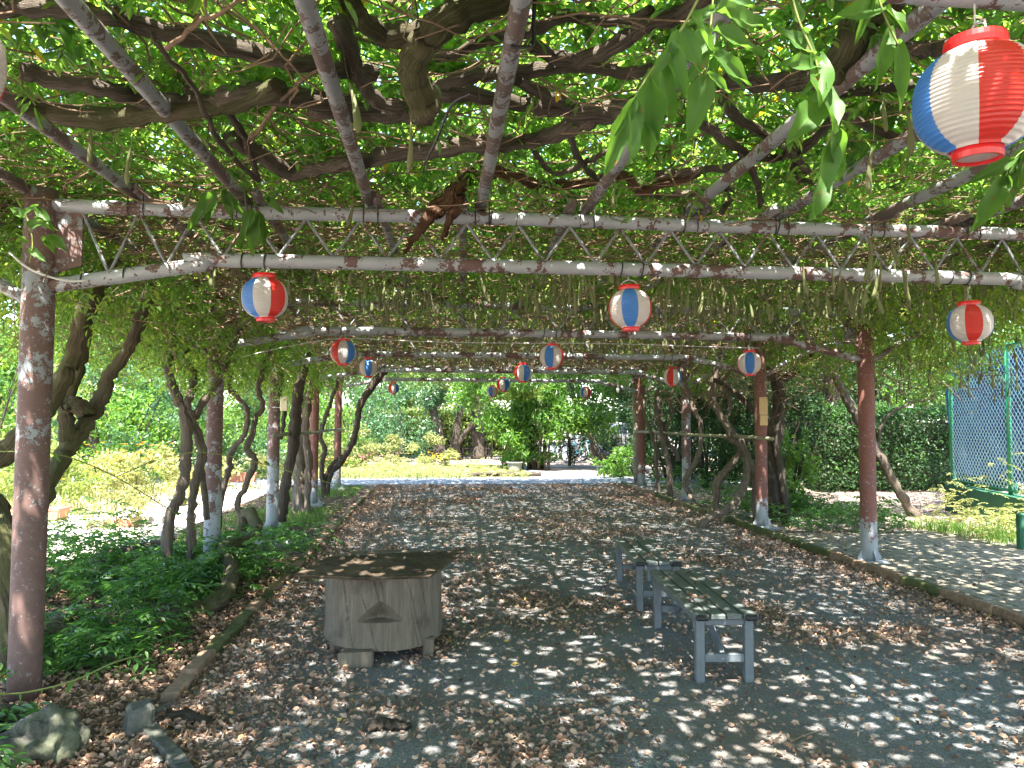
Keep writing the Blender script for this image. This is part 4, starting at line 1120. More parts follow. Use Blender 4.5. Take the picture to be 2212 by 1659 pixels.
def log_body():
    n, hN = 400, 50; R = .392; zb, zt = .085, .585
    cracks = [(random.uniform(0, 6.28), -random.uniform(.15, .42), random.uniform(.5, 1.0), random.uniform(-.25, .25)) for _ in range(30)]
    ntc = -math.pi/2+.03; V = []; F = []
    for j in range(hN+1):
        t = j/hN
        for k in range(n):
            a = 2*math.pi*k/n
            r = R*(1+.012*math.sin(3*a+1)+.010*math.sin(5*a))*(1.0+.02*(1-t))
            r += .004*math.sin(a*23+2*math.sin(t*3))*.5
            for (ca, dr, ln, sl) in cracks:
                d = (a-(ca+dr*t+.006*math.sin(t*9+ca*5))+math.pi) % (2*math.pi)-math.pi
                if abs(d) < .011:
                    f = (1-abs(d)/.011); s = (t if sl > 0 else 1-t)
                    if s > 1-ln: r -= .010*f*min(1, (s-(1-ln))*4)
            da = (a-ntc+math.pi) % (2*math.pi)-math.pi
            # the notch: a flat-bottomed arch cut into the side
            hh = (t-.34)/.27
            if 0 < hh < 1:
                wl = .40*(1-hh)**.75
                if abs(da) < wl: r -= .10*min(1, (1-abs(da)/wl)*1.3)*min(1, (1-hh)*1.25)
            z = zb+(zt-zb)*t
            if j == 0: z += .012*math.sin(2*a+.6)
            V.append((LC.x+r*math.cos(a), LC.y+r*math.sin(a), z))
    for j in range(hN):
        for k in range(n): F.append((j*n+k, j*n+(k+1) % n, (j+1)*n+(k+1) % n, (j+1)*n+k))
    b = len(V)
    for z, r in ((zt-.004, R-.075), (zt-.28, R-.09)):
        for k in range(n):
            a = 2*math.pi*k/n; V.append((LC.x+r*math.cos(a), LC.y+r*math.sin(a), z))
    for k in range(n):
        F.append((hN*n+k, hN*n+(k+1) % n, b+(k+1) % n, b+k)); F.append((b+k, b+(k+1) % n, b+n+(k+1) % n, b+n+k))
    F.append(tuple(b+n+k for k in range(n))); F.append(tuple(reversed(range(n))))
    MB().add(V, F).build('hollow_trunk', M['log'], lg, smooth=False)
log_body()
for (u, v, w, d, h) in ((767, 1436, .21, .12, .10), (925, 1410, .075, .16, .12), (728, 1400, .10, .10, .10)):
    g = G(u, v+8)
    MB().bevbox((g.x, g.y+d/2, h/2-.005), (w, d, h), .008, rz=random.uniform(-.1,.1), jit=.005).build('foot_block', M['log'], lg)
# board: irregular warped sheets lying on the log
bd = thing('plywood_board', (LC.x, LC.y, .59), 'dark warped plywood board lying on the hollow log', 'board')
def board(name, corners, z, warp, th, seed):
    r_ = np.random.RandomState(seed); n = 14
    c = [Vector((x, y, zz_)) for x, y, zz_ in corners]
    V = []
    for s in (0, 1):
        for i in range(n+1):
            for j in range(n+1):
                u, w = i/n, j/n
                p = c[0]*(1-u)*(1-w)+c[1]*u*(1-w)+c[2]*u*w+c[3]*(1-u)*w
                ez = .006*r_.normal() if s == 0 and (j == 0) else 0
                V.append((p.x+(r_.normal()*.003 if j in (0, n) else 0), p.y+(r_.normal()*.004 if j == 0 else 0), p.z+warp*((u-.5)**2)*.8+.004*math.sin(u*9+w*4)-s*th*1.0))
    F = []; q = n+1; o = q*q
    for i in range(n):
        for j in range(n):
            F.append((i*q+j, (i+1)*q+j, (i+1)*q+j+1, i*q+j+1)); F.append((o+i*q+j+1, o+(i+1)*q+j+1, o+(i+1)*q+j, o+i*q+j))
    rim = [i*q for i in range(q)]+[n*q+j for j in range(1, q)]+[i*q+n for i in range(n-1, -1, -1)]+[j for j in range(n-1, 0, -1)]
    for k in range(len(rim)):
        a, b = rim[k], rim[(k+1) % len(rim)]
        F.append((b, a, o+a, o+b))
    MB().add(V, F).build(name, M['ply'], bd)
def zpt(u, v, z): return tuple(PZ(u, v, z))
cA = [zpt(632, 1245, .600), zpt(928, 1247, .592), zpt(1010, 1187, .640), zpt(712, 1203, .618)]
board('sheet', cA, 0, .03, .008, 1)
cB = [(x+.010, y+.012, z-.016) for x, y, z in cA]; cB = [(LC.x+(x-LC.x)*.95, LC.y+(y-LC.y)*.95, z) for x, y, z in cB]
board('lower_sheet', cB, 0, .02, .009, 2)

# ------------------------------------------------------------------ two slatted benches
def bench(label, fl, fr, bl_, H):
    """fl, fr: ground points of the two near legs; bl_: ground point of the far left leg"""
    ax = (bl_-fl); L = ax.length; rz = math.atan2(-ax.x, ax.y)
    W = .385
    t = thing('bench', (0, 0, 0), label, 'bench', 'grey slatted benches'); del t['base']
    t.location = (fl.x, fl.y, 0); t.rotation_euler = (0, 0, rz)
    sw = .088; gp = .010
    x0 = -.045; y0 = -.07; y1 = L+.09
    for k in range(4):
        o = MB().bevbox((x0+sw/2+k*(sw+gp), (y0+y1)/2, H-.017), (sw, y1-y0, .034), .007).build('slat', M['bench'], t)
        if k in (0, 3):
            for yy, sg in ((y0, -1), (y1, 1)):
                MB().bevbox((x0+sw/2+k*(sw+gp), yy+sg*.006, H-.019), (sw-.004, .028, .036), .012).build('end_cap', M['rubber'], o)
    lx = (0.0, 3*(sw+gp)-.002)
    for yy in (0, L):
        for x in lx:
            MB().bevbox((x, yy, (H-.036)/2), (.052, .052, H-.038), .004).build('leg', M['bench_leg'], t)
        MB().bevbox(((lx[0]+lx[1])/2, yy, H-.058), (lx[1]-lx[0]-.053, .034, .042), .004).build('top_rail', M['bench_leg'], t)
        s = MB().bevbox(((lx[0]+lx[1])/2, yy, .145), (lx[1]-lx[0]-.053, .034, .050), .004).build('stretcher', M['bench_leg'], t)
        for dx in (-.012, .018): MB().tube([((lx[0]+lx[1])/2+dx, yy-.0165, .145), ((lx[0]+lx[1])/2+dx, yy-.0205, .145)], .006, 8).build('bolt', M['chrome'], s, fix=False)
    mx = (lx[0]+lx[1])/2
    for ya, yb in ((.02, L*.40), (L-.02, L*.60)):
        m = MB(); c = Vector((mx, (ya+yb)/2, .25)); d = Vector((0, yb-ya, H-.05-.14))
        an = math.atan2(d.z, d.y)
        m.bevbox((mx, (ya+yb)/2, (.14+H-.05)/2), (.030, d.length, .045), .004, rx=an).build('brace', M['bench_leg'], t)
    for x in lx: MB().bevbox((x, L/2, H-.056), (.030, L-.053, .040), .004).build('side_rail', M['bench_leg'], t)
fl1 = G(1514, 1476); bl1 = G(1420, 1357)
bench('near grey slatted bench with four boards and black end caps', fl1+Vector((.0,.02,0)), None, bl1, .415)
fl2 = G(1383, 1322); bl2 = G(1338, 1256)
bench('farther grey slatted bench set end to end behind the near one', fl2+Vector((0,.02,0)), None, bl2, .415)

# a few leaves dropped on benches and board
def dropped():
    rs = np.random.RandomState(97); P = []
    for o in [q for q in scene.objects if q.name.startswith('bench')]:
        for k in range(16):
            v = Matrix.Translation(o.location) @ Matrix.Rotation(o.rotation_euler.z, 4, 'Z') @ Vector((rs.uniform(-.03, .32), rs.uniform(0, 1.15), .418))
            P.append(v)
    for k in range(14): P.append(Vector((LC.x+rs.uniform(-.3, .3), LC.y+rs.uniform(-.25, .25), .617)))
    n = len(P); a = rs.uniform(0, 6.28, n)
    o = part('dropped_leaves', leaves('dropped_leaves', np.array([tuple(p) for p in P]), np.stack([np.cos(a), np.sin(a), rs.normal(0, .1, n)], 1), np.tile([0, 0, 1.0], (n, 1))+rs.normal(0, .15, (n, 3)), .042, .018, M['dry'], T_CURL))
    tag(o, 'dry leaves dropped on the bench slats and the board', 'leaf litter', kind='stuff')
dropped()

# ------------------------------------------------------------------ stones, stubs, bark pieces
def rock(name, c, size, mat, label, cat, seed, group=None, flat=.0):
    r_ = np.random.RandomState(seed); me = bpy.data.meshes.new(name); bm = bmesh.new()
    bmesh.ops.create_icosphere(bm, subdivisions=4, radius=1)
    ph = r_.uniform(0, 6, 9); dr = nrm(r_.normal(0, 1, (9, 3)))
    for v in bm.verts:
        p = np.array(v.co); k = 1+sum(.07*math.sin(3.2*(i*.4+1)*float(p@dr[i])+ph[i]) for i in range(9))
        q = p*k
        q = np.sign(q)*np.abs(q)**(1-.25*flat)
        v.co = Vector((q[0]*size[0], q[1]*size[1], q[2]*size[2]))
    bm.to_mesh(me); bm.free(); me.materials.append(mat)
    for p in me.polygons: p.use_smooth = True
    o = part(name, me); o.location = c; o.rotation_euler = (0, 0, r_.uniform(0, 6))
    return tag(o, label, cat, group)
g = G(70, 1655)
rock('garden_rock', (g.x-.02, g.y+.10, .03), (.17, .15, .15), M['stone'], 'rounded mossy grey rock in the bottom left corner', 'rock', 5)
g = G(-10, 1640); rock('garden_rock', (g.x-.1, g.y+.2, .02), (.12, .12, .14), M['stone'], 'half hidden rock at the left edge beside the mossy one', 'rock', 6)
g = G(338, 1650); rock('pebble', (g.x, g.y, .012), (.045, .028, .02), M['slab'], 'small pale stone in the leaves by the curved edging', 'stone', 7)
g = G(292, 1590)
t = thing('stone_stub', (g.x, g.y, 0), 'short square mossy stone stub at the edging corner', 'stone')
MB().bevbox((g.x, g.y+.05, .05), (.13, .14, .16), .018, rz=.5, rx=-.12, jit=.012).build('block', M['kerb_dark'], t)
g = G(578, 1184)
t = thing('stone_slab', (g.x, g.y, 0), 'low grey stone slab lying by the second left post', 'stone')
MB().bevbox((g.x, g.y+.07, .03), (.56, .14, .09), .02, rz=-.02, jit=.01).build('slab', M['slab'], t)
def bark_piece(u, v, l, r, rz, label):
    g = G(u, v); d = Vector((math.cos(rz), math.sin(rz), 0))*l/2
    t = thing('bark_chunk', (g.x, g.y, 0), label, 'wood', 'fallen bark pieces')
    limb('bark', [g-d+Vector((0,0,.02)), g-d*.3+Vector((0,.012,.028)), g+d*.4+Vector((0,-.008,.028)), g+d+Vector((0,0,.012))], r, r*.7, M['bark_dark'], t, n=9, wob=.35, jit=.006)
bark_piece(410, 1562, .24, .032, -.15, 'dark bark chunk in the leaves near the stone stub')
bark_piece(840, 1578, .22, .028, .05, 'dark bark piece lying on gravel in front of the hollow log')
t = thing('fallen_limb', G(170, 1400), 'thick dead limb lying beside the nearest left post', 'wood')
limb('limb', [G(70, 1400)+Vector((0,.1,.10)), G(120, 1398)+Vector((0,.05,.12)), G(180, 1405)+Vector((0,0,.09)), G(230, 1428)+Vector((0,0,.045)), G(262, 1436)+Vector((0,0,.02))], .085, .045, M['bark_moss'], t, n=12, wob=.22)
t = thing('tree_stump', G(215, 1290), 'small broken stump among the ground cover on the left', 'stump')
g = G(222, 1262); limb('stump', [g+Vector((0,0,-.02)), g+Vector((-.01,0,.12)), g+Vector((-.03,.02,.25)), g+Vector((.08,.10,.30))], .085, .06, M['bark'], t, n=12, wob=.2)
limb('stump', [g+Vector((-.02,.02,.22)), g+Vector((.2,.2,.3)), g+Vector((.5,.35,.36))], .05, .03, M['bark'], t, n=8, wob=.2)

# twigs on the gravel, left-hand trailing runners
for k, (u, v, l, a) in enumerate(((690, 1352, .28, -.3), (1700, 1610, .3, .5), (1880, 1390, .3, .4), (2060, 1575, .25, 1.2), (1140, 1620, .22, 2.4))):
    g = G(u, v); d = Vector((math.cos(a), math.sin(a), 0))*l
    t = thing('fallen_twig', g, ('thin bare twig on gravel left of the hollow log', 'thin twig on gravel at the bottom right of centre', 'thin twig lying right of the near bench', 'short twig among leaves near the right bottom corner', 'thin twig on gravel at bottom centre')[k], 'twig', 'fallen twigs')
    MB().tube(smooth_path([g+Vector((0,0,.006)), g+d*.4+Vector((.01,.012,.012)), g+d+Vector((0,0,.006))], 4), .0035, 5).build('twig', M['twig'], t, fix=False)
def runner(label, pts, lfs=6, r=.0035):
    t = thing('trailing_runner', pts[0], label, 'runner', 'trailing wisteria runners')
    P = smooth_path(pts, 6)
    MB().tube(P, r, 5).build('stem', M['twig_green'], t, smooth=True, fix=False)
    for k in range(lfs):
        b = P[int((k+.6)/lfs*(len(P)-1))]
        leaflet(t, b, b+Vector((random.uniform(-.06,.06), random.uniform(-.04,.04), random.uniform(-.06,.05))), .4)
runner('pale runner arching over the leaves at the lower left', [PY(u, v, y) for u, v, y in ((-20,1500,3.6), (60,1495,3.75), (160,1470,3.9), (250,1430,4.1), (310,1415,4.3))], 7, .0045)
runner('long thin runner slanting across the left bed in front of garden', [PY(u, v, y) for u, v, y in ((0,975,4.9), (120,980,5.0), (250,1030,5.4), (380,1110,6.0), (450,1145,6.5))], 6, .004)
runner('thin arching runner above the orange flowers on the left', [PY(u, v, y) for u, v, y in ((250,1030,5.4), (350,990,5.5), (440,978,5.6), (560,1000,5.8), (700,1040,6.0), (800,1060,6.2))], 4, .0032)

# ------------------------------------------------------------------ ground cover: wisteria suckers and weeds
def ground_cover(name, label, cat, boxes, seed, l, w, pairs, Lr, mat, up=.9, tpl=T_LEAF, droop=.5):
    rs = np.random.RandomState(seed); Ps = []
    for (x0, x1, y0, y1, h, n) in boxes:
        x = rs.uniform(x0, x1, n*2); y = rs.uniform(y0, y1, n*2)
        k = rs.rand(n*2) < np.clip(.5+.7*vnoise(seed, x, y, 2.4), 0, 1); x, y = x[k], y[k]
        hh = h*np.clip(.7+.5*vnoise(seed+1, x, y, 1.8), .15, 1.2)
        Ps.append(np.stack([x, y, .03+hh*rs.rand(len(x))], 1))
    P = np.concatenate(Ps); m = len(P); a = rs.uniform(0, 6.28, m)
    D = np.stack([np.cos(a), np.sin(a), up*(rs.rand(m)-.1)], 1)
    d = compound(P, D, Lr*rs.uniform(.7, 1.25, m), pairs, l, w, rs, droop=droop, flop=.3, jit=.22)
    d[0][:, 2] = np.maximum(d[0][:, 2], .012)
    o = part(name, leaves(name, *d, M[mat], tpl)); tag(o, label, cat, kind='stuff'); return o
ground_cover('wisteria_suckers', 'deep green wisteria suckers covering the left bed', 'ground cover',
    [(-2.75,-1.85,4.75,5.7,.40,90), (-3.9,-1.9,5.5,8.6,.72,640), (-5.2,-3.3,5.2,8.2,.68,340), (-2.7,-1.5,6.2,9.0,.42,210), (-2.6,-1.5,8.4,10.5,.16,70)], 71, .078, .027, 7, .34, 'sucker')
ground_cover('wisteria_suckers', 'dark leafy suckers round the nearest left post foot', 'ground cover',
    [(-2.9,-2.05,3.75,4.3,.45,110), (-2.5,-2.0,3.3,3.8,.32,60)], 73, .074, .027, 6, .30, 'sucker')
ground_cover('undergrowth', 'low leafy undergrowth among the right hand vines', 'ground cover',
    [(4.9,6.5,9.6,12.4,.42,420), (4.75,6.8,12,17.5,.55,520), (6.3,7.6,10.4,12.6,.2,90)], 75, .065, .028, 4, .2, 'sucker')
ground_cover('undergrowth', 'bright leafy weeds growing against the green fence', 'ground cover',
    [(6.9,8.2,8.6,10.6,.45,260), (7.4,8.0,9.2,10.8,1.3,110)], 77, .055, .02, 5, .18, 'weed')
def grass(name, label, boxes, seed, L, mat='grass', wd=.007):
    rs = np.random.RandomState(seed); Ps = []
    for (x0, x1, y0, y1, n) in boxes:
        x = rs.uniform(x0, x1, n*2); y = rs.uniform(y0, y1, n*2)
        k = rs.rand(n*2) < np.clip(.55+.7*vnoise(seed, x, y, 1.5), .03, 1)
        Ps.append(np.stack([x[k], y[k], np.zeros(k.sum())], 1))
    P = np.concatenate(Ps); m = len(P); a = rs.uniform(0, 6.28, m)
    A = np.stack([np.cos(a)*.5, np.sin(a)*.5, np.ones(m)], 1)+rs.normal(0, .2, (m, 3))
    N = np.stack([np.cos(a+1.57), np.sin(a+1.57), np.zeros(m)+.1], 1)
    Ls = L*rs.uniform(.4, 1.2, m)
    o = part(name, leaves(name, P, A, np.cross(A, N), Ls, wd*rs.uniform(.7,1.3,m), M[mat], T_BLADE)); tag(o, label, 'grass', kind='stuff'); return o
grass('grass', 'thin grass growing round the far left posts', [(-3.4,-1.7,8.8,17.4,4200)], 81, .10, 'bush_mid', wd=.008)
grass('grass', 'sunny grass patch before the green fence', [(6.8,8.3,8.5,10.4,1500)], 82, .20, 'bush_mid', wd=.009)
grass('grass', 'grass tufts scattered along the gravel path', [(-1.3,4.3,3.6,17,260)], 83, .05, 'sucker')
# ------------------------------------------------------------------ background plants
def crown_data(c, R, n, seed, l, w, clumps=26, up=.5, shell=.55):
    rs = np.random.RandomState(seed); c = np.array(c); R = np.array(R)
    q = nrm(rs.normal(0, 1, (clumps, 3)))*(shell+(1-shell)*rs.rand(clumps, 1))**.6
    q[:, 2] = np.maximum(q[:, 2], -.75)
    sz = rs.uniform(.16, .34, clumps)
    k = rs.choice(clumps, n, p=(sz**2)/np.sum(sz**2))
    g = rs.normal(0, 1, (n, 3)); g = nrm(g)*rs.rand(n, 1)**.5
    P = c+(q[k]+g*sz[k][:, None])*R
    A = rs.normal(0, 1, (n, 3)); A[:, 2] -= .35
    N = g*.6+rs.normal(0, .45, (n, 3)); N[:, 2] += up
    P[:, 2] = np.maximum(P[:, 2], .05)
    return P, A, N, l*rs.uniform(.6, 1.25, n), w*rs.uniform(.6, 1.25, n)
def bush(name, label, cat, x, y, R, zc, n, l, mat, seed, w=None, stems=5, clumps=26, group=None, bark='bark_dark', sr=.03):
    t = thing(name, (x, y, 0), label, cat, group)
    r_ = np.random.RandomState(seed)
    for k in range(stems):
        a = r_.uniform(0, 6.28); s = r_.uniform(.2, .7)
        p = [Vector((x+.12*math.cos(a)*R[0], y+.12*math.sin(a)*R[1], -.02))]
        for q in (.35, .7, 1.0):
            p.append(Vector((x+math.cos(a)*R[0]*s*q+r_.normal(0,.05), y+math.sin(a)*R[1]*s*q+r_.normal(0,.05), (zc+R[2]*.35)*q)))
        limb('stem', p, sr, sr*.4, M[bark], t, n=6, wob=.1, jit=.01, sub=3)
    o = part('crown', leaves('crown', *crown_data((x, y, zc), R, n, seed, l, w or l*.5, clumps), M[mat], T_DIA), t); o['kind'] = 'stuff'
    return t
def tree(name, label, trunks, crowns, bark='bark_dark', group=None, cat='tree'):
    """trunks: (points, r0, r1); crowns: (centre, radii, n, leaf, material, seed, clumps)"""
    t = thing(name, tuple(trunks[0][0][0]), label, cat, group); t.location.z = 0; t['base'] = tuple(t.location)
    for k, (p, r0, r1) in enumerate(trunks):
        limb('trunk' if k == 0 else 'limb', p, r0, r1, M[bark], t, n=10, wob=.12, jit=.012, sub=5)
    for (c, R, n, l, mat, seed, cl) in crowns:
        o = part('crown', leaves('crown', *crown_data(c, R, n, seed, l, l*.5, cl), M[mat], T_DIA), t); o['kind'] = 'stuff'
    return t
def gx(u, y): return PY(u, 900, y).x
V3 = Vector
# central garden
bush('camellia_bush', 'glossy blue green camellia left of the far opening', 'bush', gx(770, 27), 27, (2.0, 1.5, 2.3), 2.0, 5200, .13, 'bush_blue', 101)
bush('camellia_bush', 'tall glossy camellia at the centre left of the far opening', 'bush', gx(872, 28.5), 28.5, (2.1, 1.6, 2.7), 2.5, 6000, .13, 'bush_blue', 102, stems=8)
bush('camellia_bush', 'broad camellia partly behind the last left post', 'bush', gx(655, 25), 25, (2.3, 1.6, 2.2), 1.9, 5200, .13, 'bush_mid', 103)
bush('low_shrub', 'low yellow green shrub in the flower bed centre', 'bush', gx(935, 25.4), 25.4, (.85, .6, .55), .5, 1500, .10, 'weed', 104, stems=3, clumps=14)
bush('low_shrub', 'low bright shrub in front of the camellias', 'bush', gx(850, 25.6), 25.6, (1.0, .7, .6), .55, 1600, .10, 'weed', 105, stems=3, clumps=14)
bush('low_shrub', 'low sunlit shrub near the pink flowers', 'bush', gx(760, 25), 25, (1.4, .8, .7), .6, 2000, .10, 'weed', 106, stems=3, clumps=16)
bush('low_shrub', 'sunlit weedy clump left of the pink flowers', 'bush', gx(680, 23.5), 23.5, (1.2, .8, .6), .5, 1800, .10, 'bush_yel', 107, stems=3, clumps=16)
yb = 29.6
tree('forked_tree', 'small forked tree with dark trunks beside the iron fence', [
    ([V3((gx(985,yb), yb, -.05)), V3((gx(984,yb), yb, .7)), V3((gx(990,yb), yb, 1.5)), V3((gx(1000,yb), yb, 2.6))], .22, .10),
    ([V3((gx(985,yb), yb, .5)), V3((gx(1015,yb), yb, 1.3)), V3((gx(1060,yb), yb, 2.4)), V3((gx(1090,yb), yb, 3.4))], .11, .05),
    ([V3((gx(950,yb), yb-.3, -.05)), V3((gx(948,yb), yb-.3, .8)), V3((gx(940,yb), yb-.3, 1.7)), V3((gx(915,yb), yb, 2.8))], .30, .12)],
    [((gx(985,yb), yb, 4.0), (2.6, 2.0, 1.7), 5200, .15, 'bush_yel', 111, 26), ((gx(925,yb), yb, 3.2), (1.2, 1.0, 1.2), 1800, .14, 'bush_blue', 112, 16)])
yb = 30.2
tree('straight_tree', 'tree with a straight dark trunk at the right end of the iron fence', [
    ([V3((gx(1034,yb), yb, -.05)), V3((gx(1033,yb), yb, 1.0)), V3((gx(1030,yb), yb, 2.2)), V3((gx(1028,yb), yb, 4.0))], .32, .20)],
    [((gx(1050,yb), yb-.8, 4.6), (2.8, 2.4, 1.9), 6000, .16, 'bush_yel', 113, 28), ((gx(1105,yb), yb-2.2, 3.2), (1.6, 1.2, 1.0), 2600, .15, 'bush_yel', 114, 18)])
# big many-stemmed shrub
yb = 23.6; xb = gx(1158, yb)
t = thing('multi_stem_shrub', (xb, yb, 0), 'large many-stemmed leafy shrub at the centre of the far opening', 'shrub')
r_ = np.random.RandomState(115)
for k in range(22):
    a = r_.uniform(0, 6.28); s = r_.uniform(.25, 1.15); b0 = V3((xb+r_.normal(0,.22), yb+r_.normal(0,.2), -.02))
    limb('stem', [b0, b0+V3((math.cos(a)*s*.15, math.sin(a)*s*.12, 1.0)), b0+V3((math.cos(a)*s*.5, math.sin(a)*s*.4, 2.1)), b0+V3((math.cos(a)*s*1.0, math.sin(a)*s*.8, 3.2))], r_.uniform(.02,.05), .012, M['bark_dark' if k % 3 else 'bark'], t, n=6, wob=.1, jit=.01, sub=3)
for c, R, n, mat, sd in (((xb+.05, yb, 2.5), (2.5, 1.7, 1.8), 12000, 'bush_mid', 116), ((xb-.8, yb-.5, 3.1), (1.3, 1.1, .9), 2600, 'bush_yel', 117), ((xb-.1, yb-.4, 1.2), (1.5, .9, 1.0), 3800, 'bush_mid', 118), ((xb+.6, yb+.2, 2.2), (1.5, 1.2, 1.5), 4200, 'bush_mid', 119)):
    o = part('crown', leaves('crown', *crown_data(c, R, n, sd, .16, .062, 30), M[mat], T_LEAF), t); o['kind'] = 'stuff'
# leaning pair and dark trees to the right of it
yb = 26.5
tree('leaning_tree', 'slim tree leaning left with two trunks in front of bicycles', [
    ([V3((gx(1292,yb), yb, -.05)), V3((gx(1284,yb), yb, .6)), V3((gx(1268,yb), yb, 1.3)), V3((gx(1248,yb), yb, 2.0)), V3((gx(1232,yb), yb, 2.7)), V3((gx(1215,yb), yb, 3.6))], .15, .08),
    ([V3((gx(1280,yb), yb, .75)), V3((gx(1276,yb), yb, 1.2)), V3((gx(1262,yb), yb, 2.0)), V3((gx(1250,yb), yb, 2.8))], .07, .05)],
    [((gx(1255,yb), yb, 4.1), (2.6, 2.0, 1.7), 5200, .15, 'bush_dark', 121, 26), ((gx(1310,yb), yb-1, 3.6), (1.8, 1.5, 1.3), 3000, .14, 'bush_mid', 122, 18)], bark='bark')
bush('slim_shrub', 'slim dark shrub between the bicycles and the leaning tree', 'bush', gx(1232, 25.6), 25.6, (.5, .4, 1.2), 1.2, 1100, .11, 'bush_dark', 123, clumps=14)
for k, (u, y, R, zc, n, mat, lab) in enumerate((
    (1375, 22.5, (1.3, 1.4, 1.9), 1.75, 4200, 'bush_dark', 'dark evergreen bush just past the last right post'),
    (1345, 20.3, (.8, .7, .45), .35, 1500, 'bush_mid', 'low leafy clump at the pergola exit on the right'),
    (1470, 20.5, (1.6, 1.4, 2.0), 1.9, 4600, 'bush_dark', 'dark evergreen bush behind the far right vines'),
    (1580, 19.5, (1.8, 1.3, 2.0), 1.8, 5000, 'bush_dark', 'dense evergreen bush behind the S-shaped stem'),
    (1690, 18.5, (1.6, 1.2, 2.1), 1.9, 4600, 'bush_dark', 'dense evergreen bush behind the spreading trunk cluster'),
    (1700, 12.6, (.55, .5, .8), .75, 1500, 'bush_mid', 'bright broadleaf shrub right of the plaque post'),
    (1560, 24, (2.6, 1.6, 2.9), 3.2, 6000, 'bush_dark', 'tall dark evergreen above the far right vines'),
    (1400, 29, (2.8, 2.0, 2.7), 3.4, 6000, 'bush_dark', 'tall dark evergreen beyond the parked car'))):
    bush('evergreen_bush' if mat == 'bush_dark' else 'leafy_bush', lab, 'bush', gx(u, y), y, R, zc, n, .12 if y > 15 else .10, mat, 130+k)
# right side: hedge, leaning trunk, trees
hx0, hx1, hy = gx(1788, 15.8), gx(2120, 15.4), 15.7
t = thing('clipped_hedge', ((hx0+hx1)/2, hy, 0), 'long clipped evergreen hedge behind the dirt clearing', 'hedge')
def hedge_data(n, x0, x1, y0, y1, h, seed):
    rs = np.random.RandomState(seed); f = rs.rand(n); P = np.empty((n, 3)); N = np.empty((n, 3))
    fr = f < .62
    P[:, 0] = rs.uniform(x0, x1, n); bul = .12*vnoise(seed, P[:, 0], rs.rand(n)*2, 3)
    P[:, 2] = np.where(fr, h*rs.rand(n)**.9, h*(1+.05*vnoise(seed+1, P[:, 0], P[:, 0], 4)))
    P[:, 1] = np.where(fr, y0+.18*rs.rand(n)-.12*np.sin(P[:, 2]/h*3.1)+.15*vnoise(seed+2, P[:, 0]*1.0, P[:, 2]*2.0, 2.5), rs.uniform(y0, y1, n))
    P[:, 2] += .06*rs.normal(0, 1, n)*(~fr)
    N[:] = np.where(fr[:, None], [0, -1, .6], [0, -.1, 1.0])+rs.normal(0, .55, (n, 3))
    A = rs.normal(0, 1, (n, 3))
    P[:, 2] = np.maximum(P[:, 2], .04)
    return P, A, N, .085*rs.uniform(.6, 1.2, n), .045*rs.uniform(.6, 1.2, n)
o = part('foliage', leaves('foliage', *hedge_data(15000, hx0-.3, hx1+1.5, hy, hy+1.2, 1.75, 140), M['bush_dark'], T_DIA), t); o['kind'] = 'stuff'
o = part('foliage', leaves('foliage', *hedge_data(5000, hx0-.3, hx1+1.5, hy+.05, hy+1.2, 1.85, 141), M['sucker'], T_DIA), t); o['kind'] = 'stuff'
m_ = MB(); m_.bevbox(((hx0+hx1)/2+.6, hy+.7, .8), (hx1-hx0+1.2, .8, 1.5), .1)
m_.build('woody_core', M['bark_dark'], t)
for k in range(6):
    x = hx0+(hx1-hx0)*(k+.5)/6; limb('stem', [V3((x, hy+.6, -.02)), V3((x+.05, hy+.55, .5)), V3((x-.05, hy+.5, 1.2))], .05, .02, M['bark_dark'], t, n=6, sub=2)
b0 = G(1975, 1114)
tree('leaning_tree', 'grey tree trunk leaning left across the clearing with a mossy foot', [
    ([b0+V3((.03,0,-.05)), PY(1948, 1068, b0.y), PY(1915, 1012, b0.y), PY(1883, 958, b0.y+.03), PY(1852, 905, b0.y+.06), PY(1822, 850, b0.y+.1), PY(1770, 740, b0.y+.2)], .085, .065),
    ([PY(1895, 975, b0.y), PY(1905, 920, b0.y), PY(1930, 890, b0.y-.1), PY(1975, 868, b0.y-.2), PY(2010, 860, b0.y-.3)], .032, .02)],
    [((b0.x-.6, b0.y+.2, 3.7), (2.6, 2.2, 1.1), 5200, .10, 'canopy_low', 145, 30), ((b0.x+.6, b0.y-.2, 2.75), (1.7, 1.2, .7), 2600, .09, 'canopy_low', 146, 22)], bark='bark')
for k, (u, y, r) in enumerate(((1722, 19.5, .13), (1745, 20.5, .17), (1772, 20, .12), (1800, 21, .15))):
    x = gx(u, y)
    tree('background_tree', ('leftmost', 'second', 'third', 'rightmost')[k]+' of four upright trunks in the shade behind the hedge', [([V3((x, y, -.05)), V3((x+.05, y, 1.5)), V3((x-.03, y, 3.2)), V3((x+.05, y, 5.2))], r, r*.7)],
        [((x, y, 5.0), (1.9, 1.7, 1.8), 2800, .16, 'bush_dark', 150+k, 20)], group='upright trees behind the hedge', bark='bark')
for k, (u, y, R, zc, n, mat, lab) in enumerate((
    (1790, 18.6, (1.5, 1.1, 1.5), 1.3, 3600, 'bush_dark', 'dark bush at the left end of the hedge'),
    (1930, 19.5, (2.3, 1.5, 2.4), 2.3, 5200, 'bush_dark', 'tall dark bush behind the hedge middle'),
    (2080, 19, (2.5, 1.5, 2.6), 2.6, 5200, 'bush_mid', 'tall green bush behind the hedge right end'),
    (2240, 20, (2.6, 1.8, 2.9), 3.0, 5000, 'bush_mid', 'tall green bush behind the blue sheet'))):
    bush('evergreen_bush', lab, 'bush', gx(u, y), y, R, zc, n, .12, mat, 160+k)
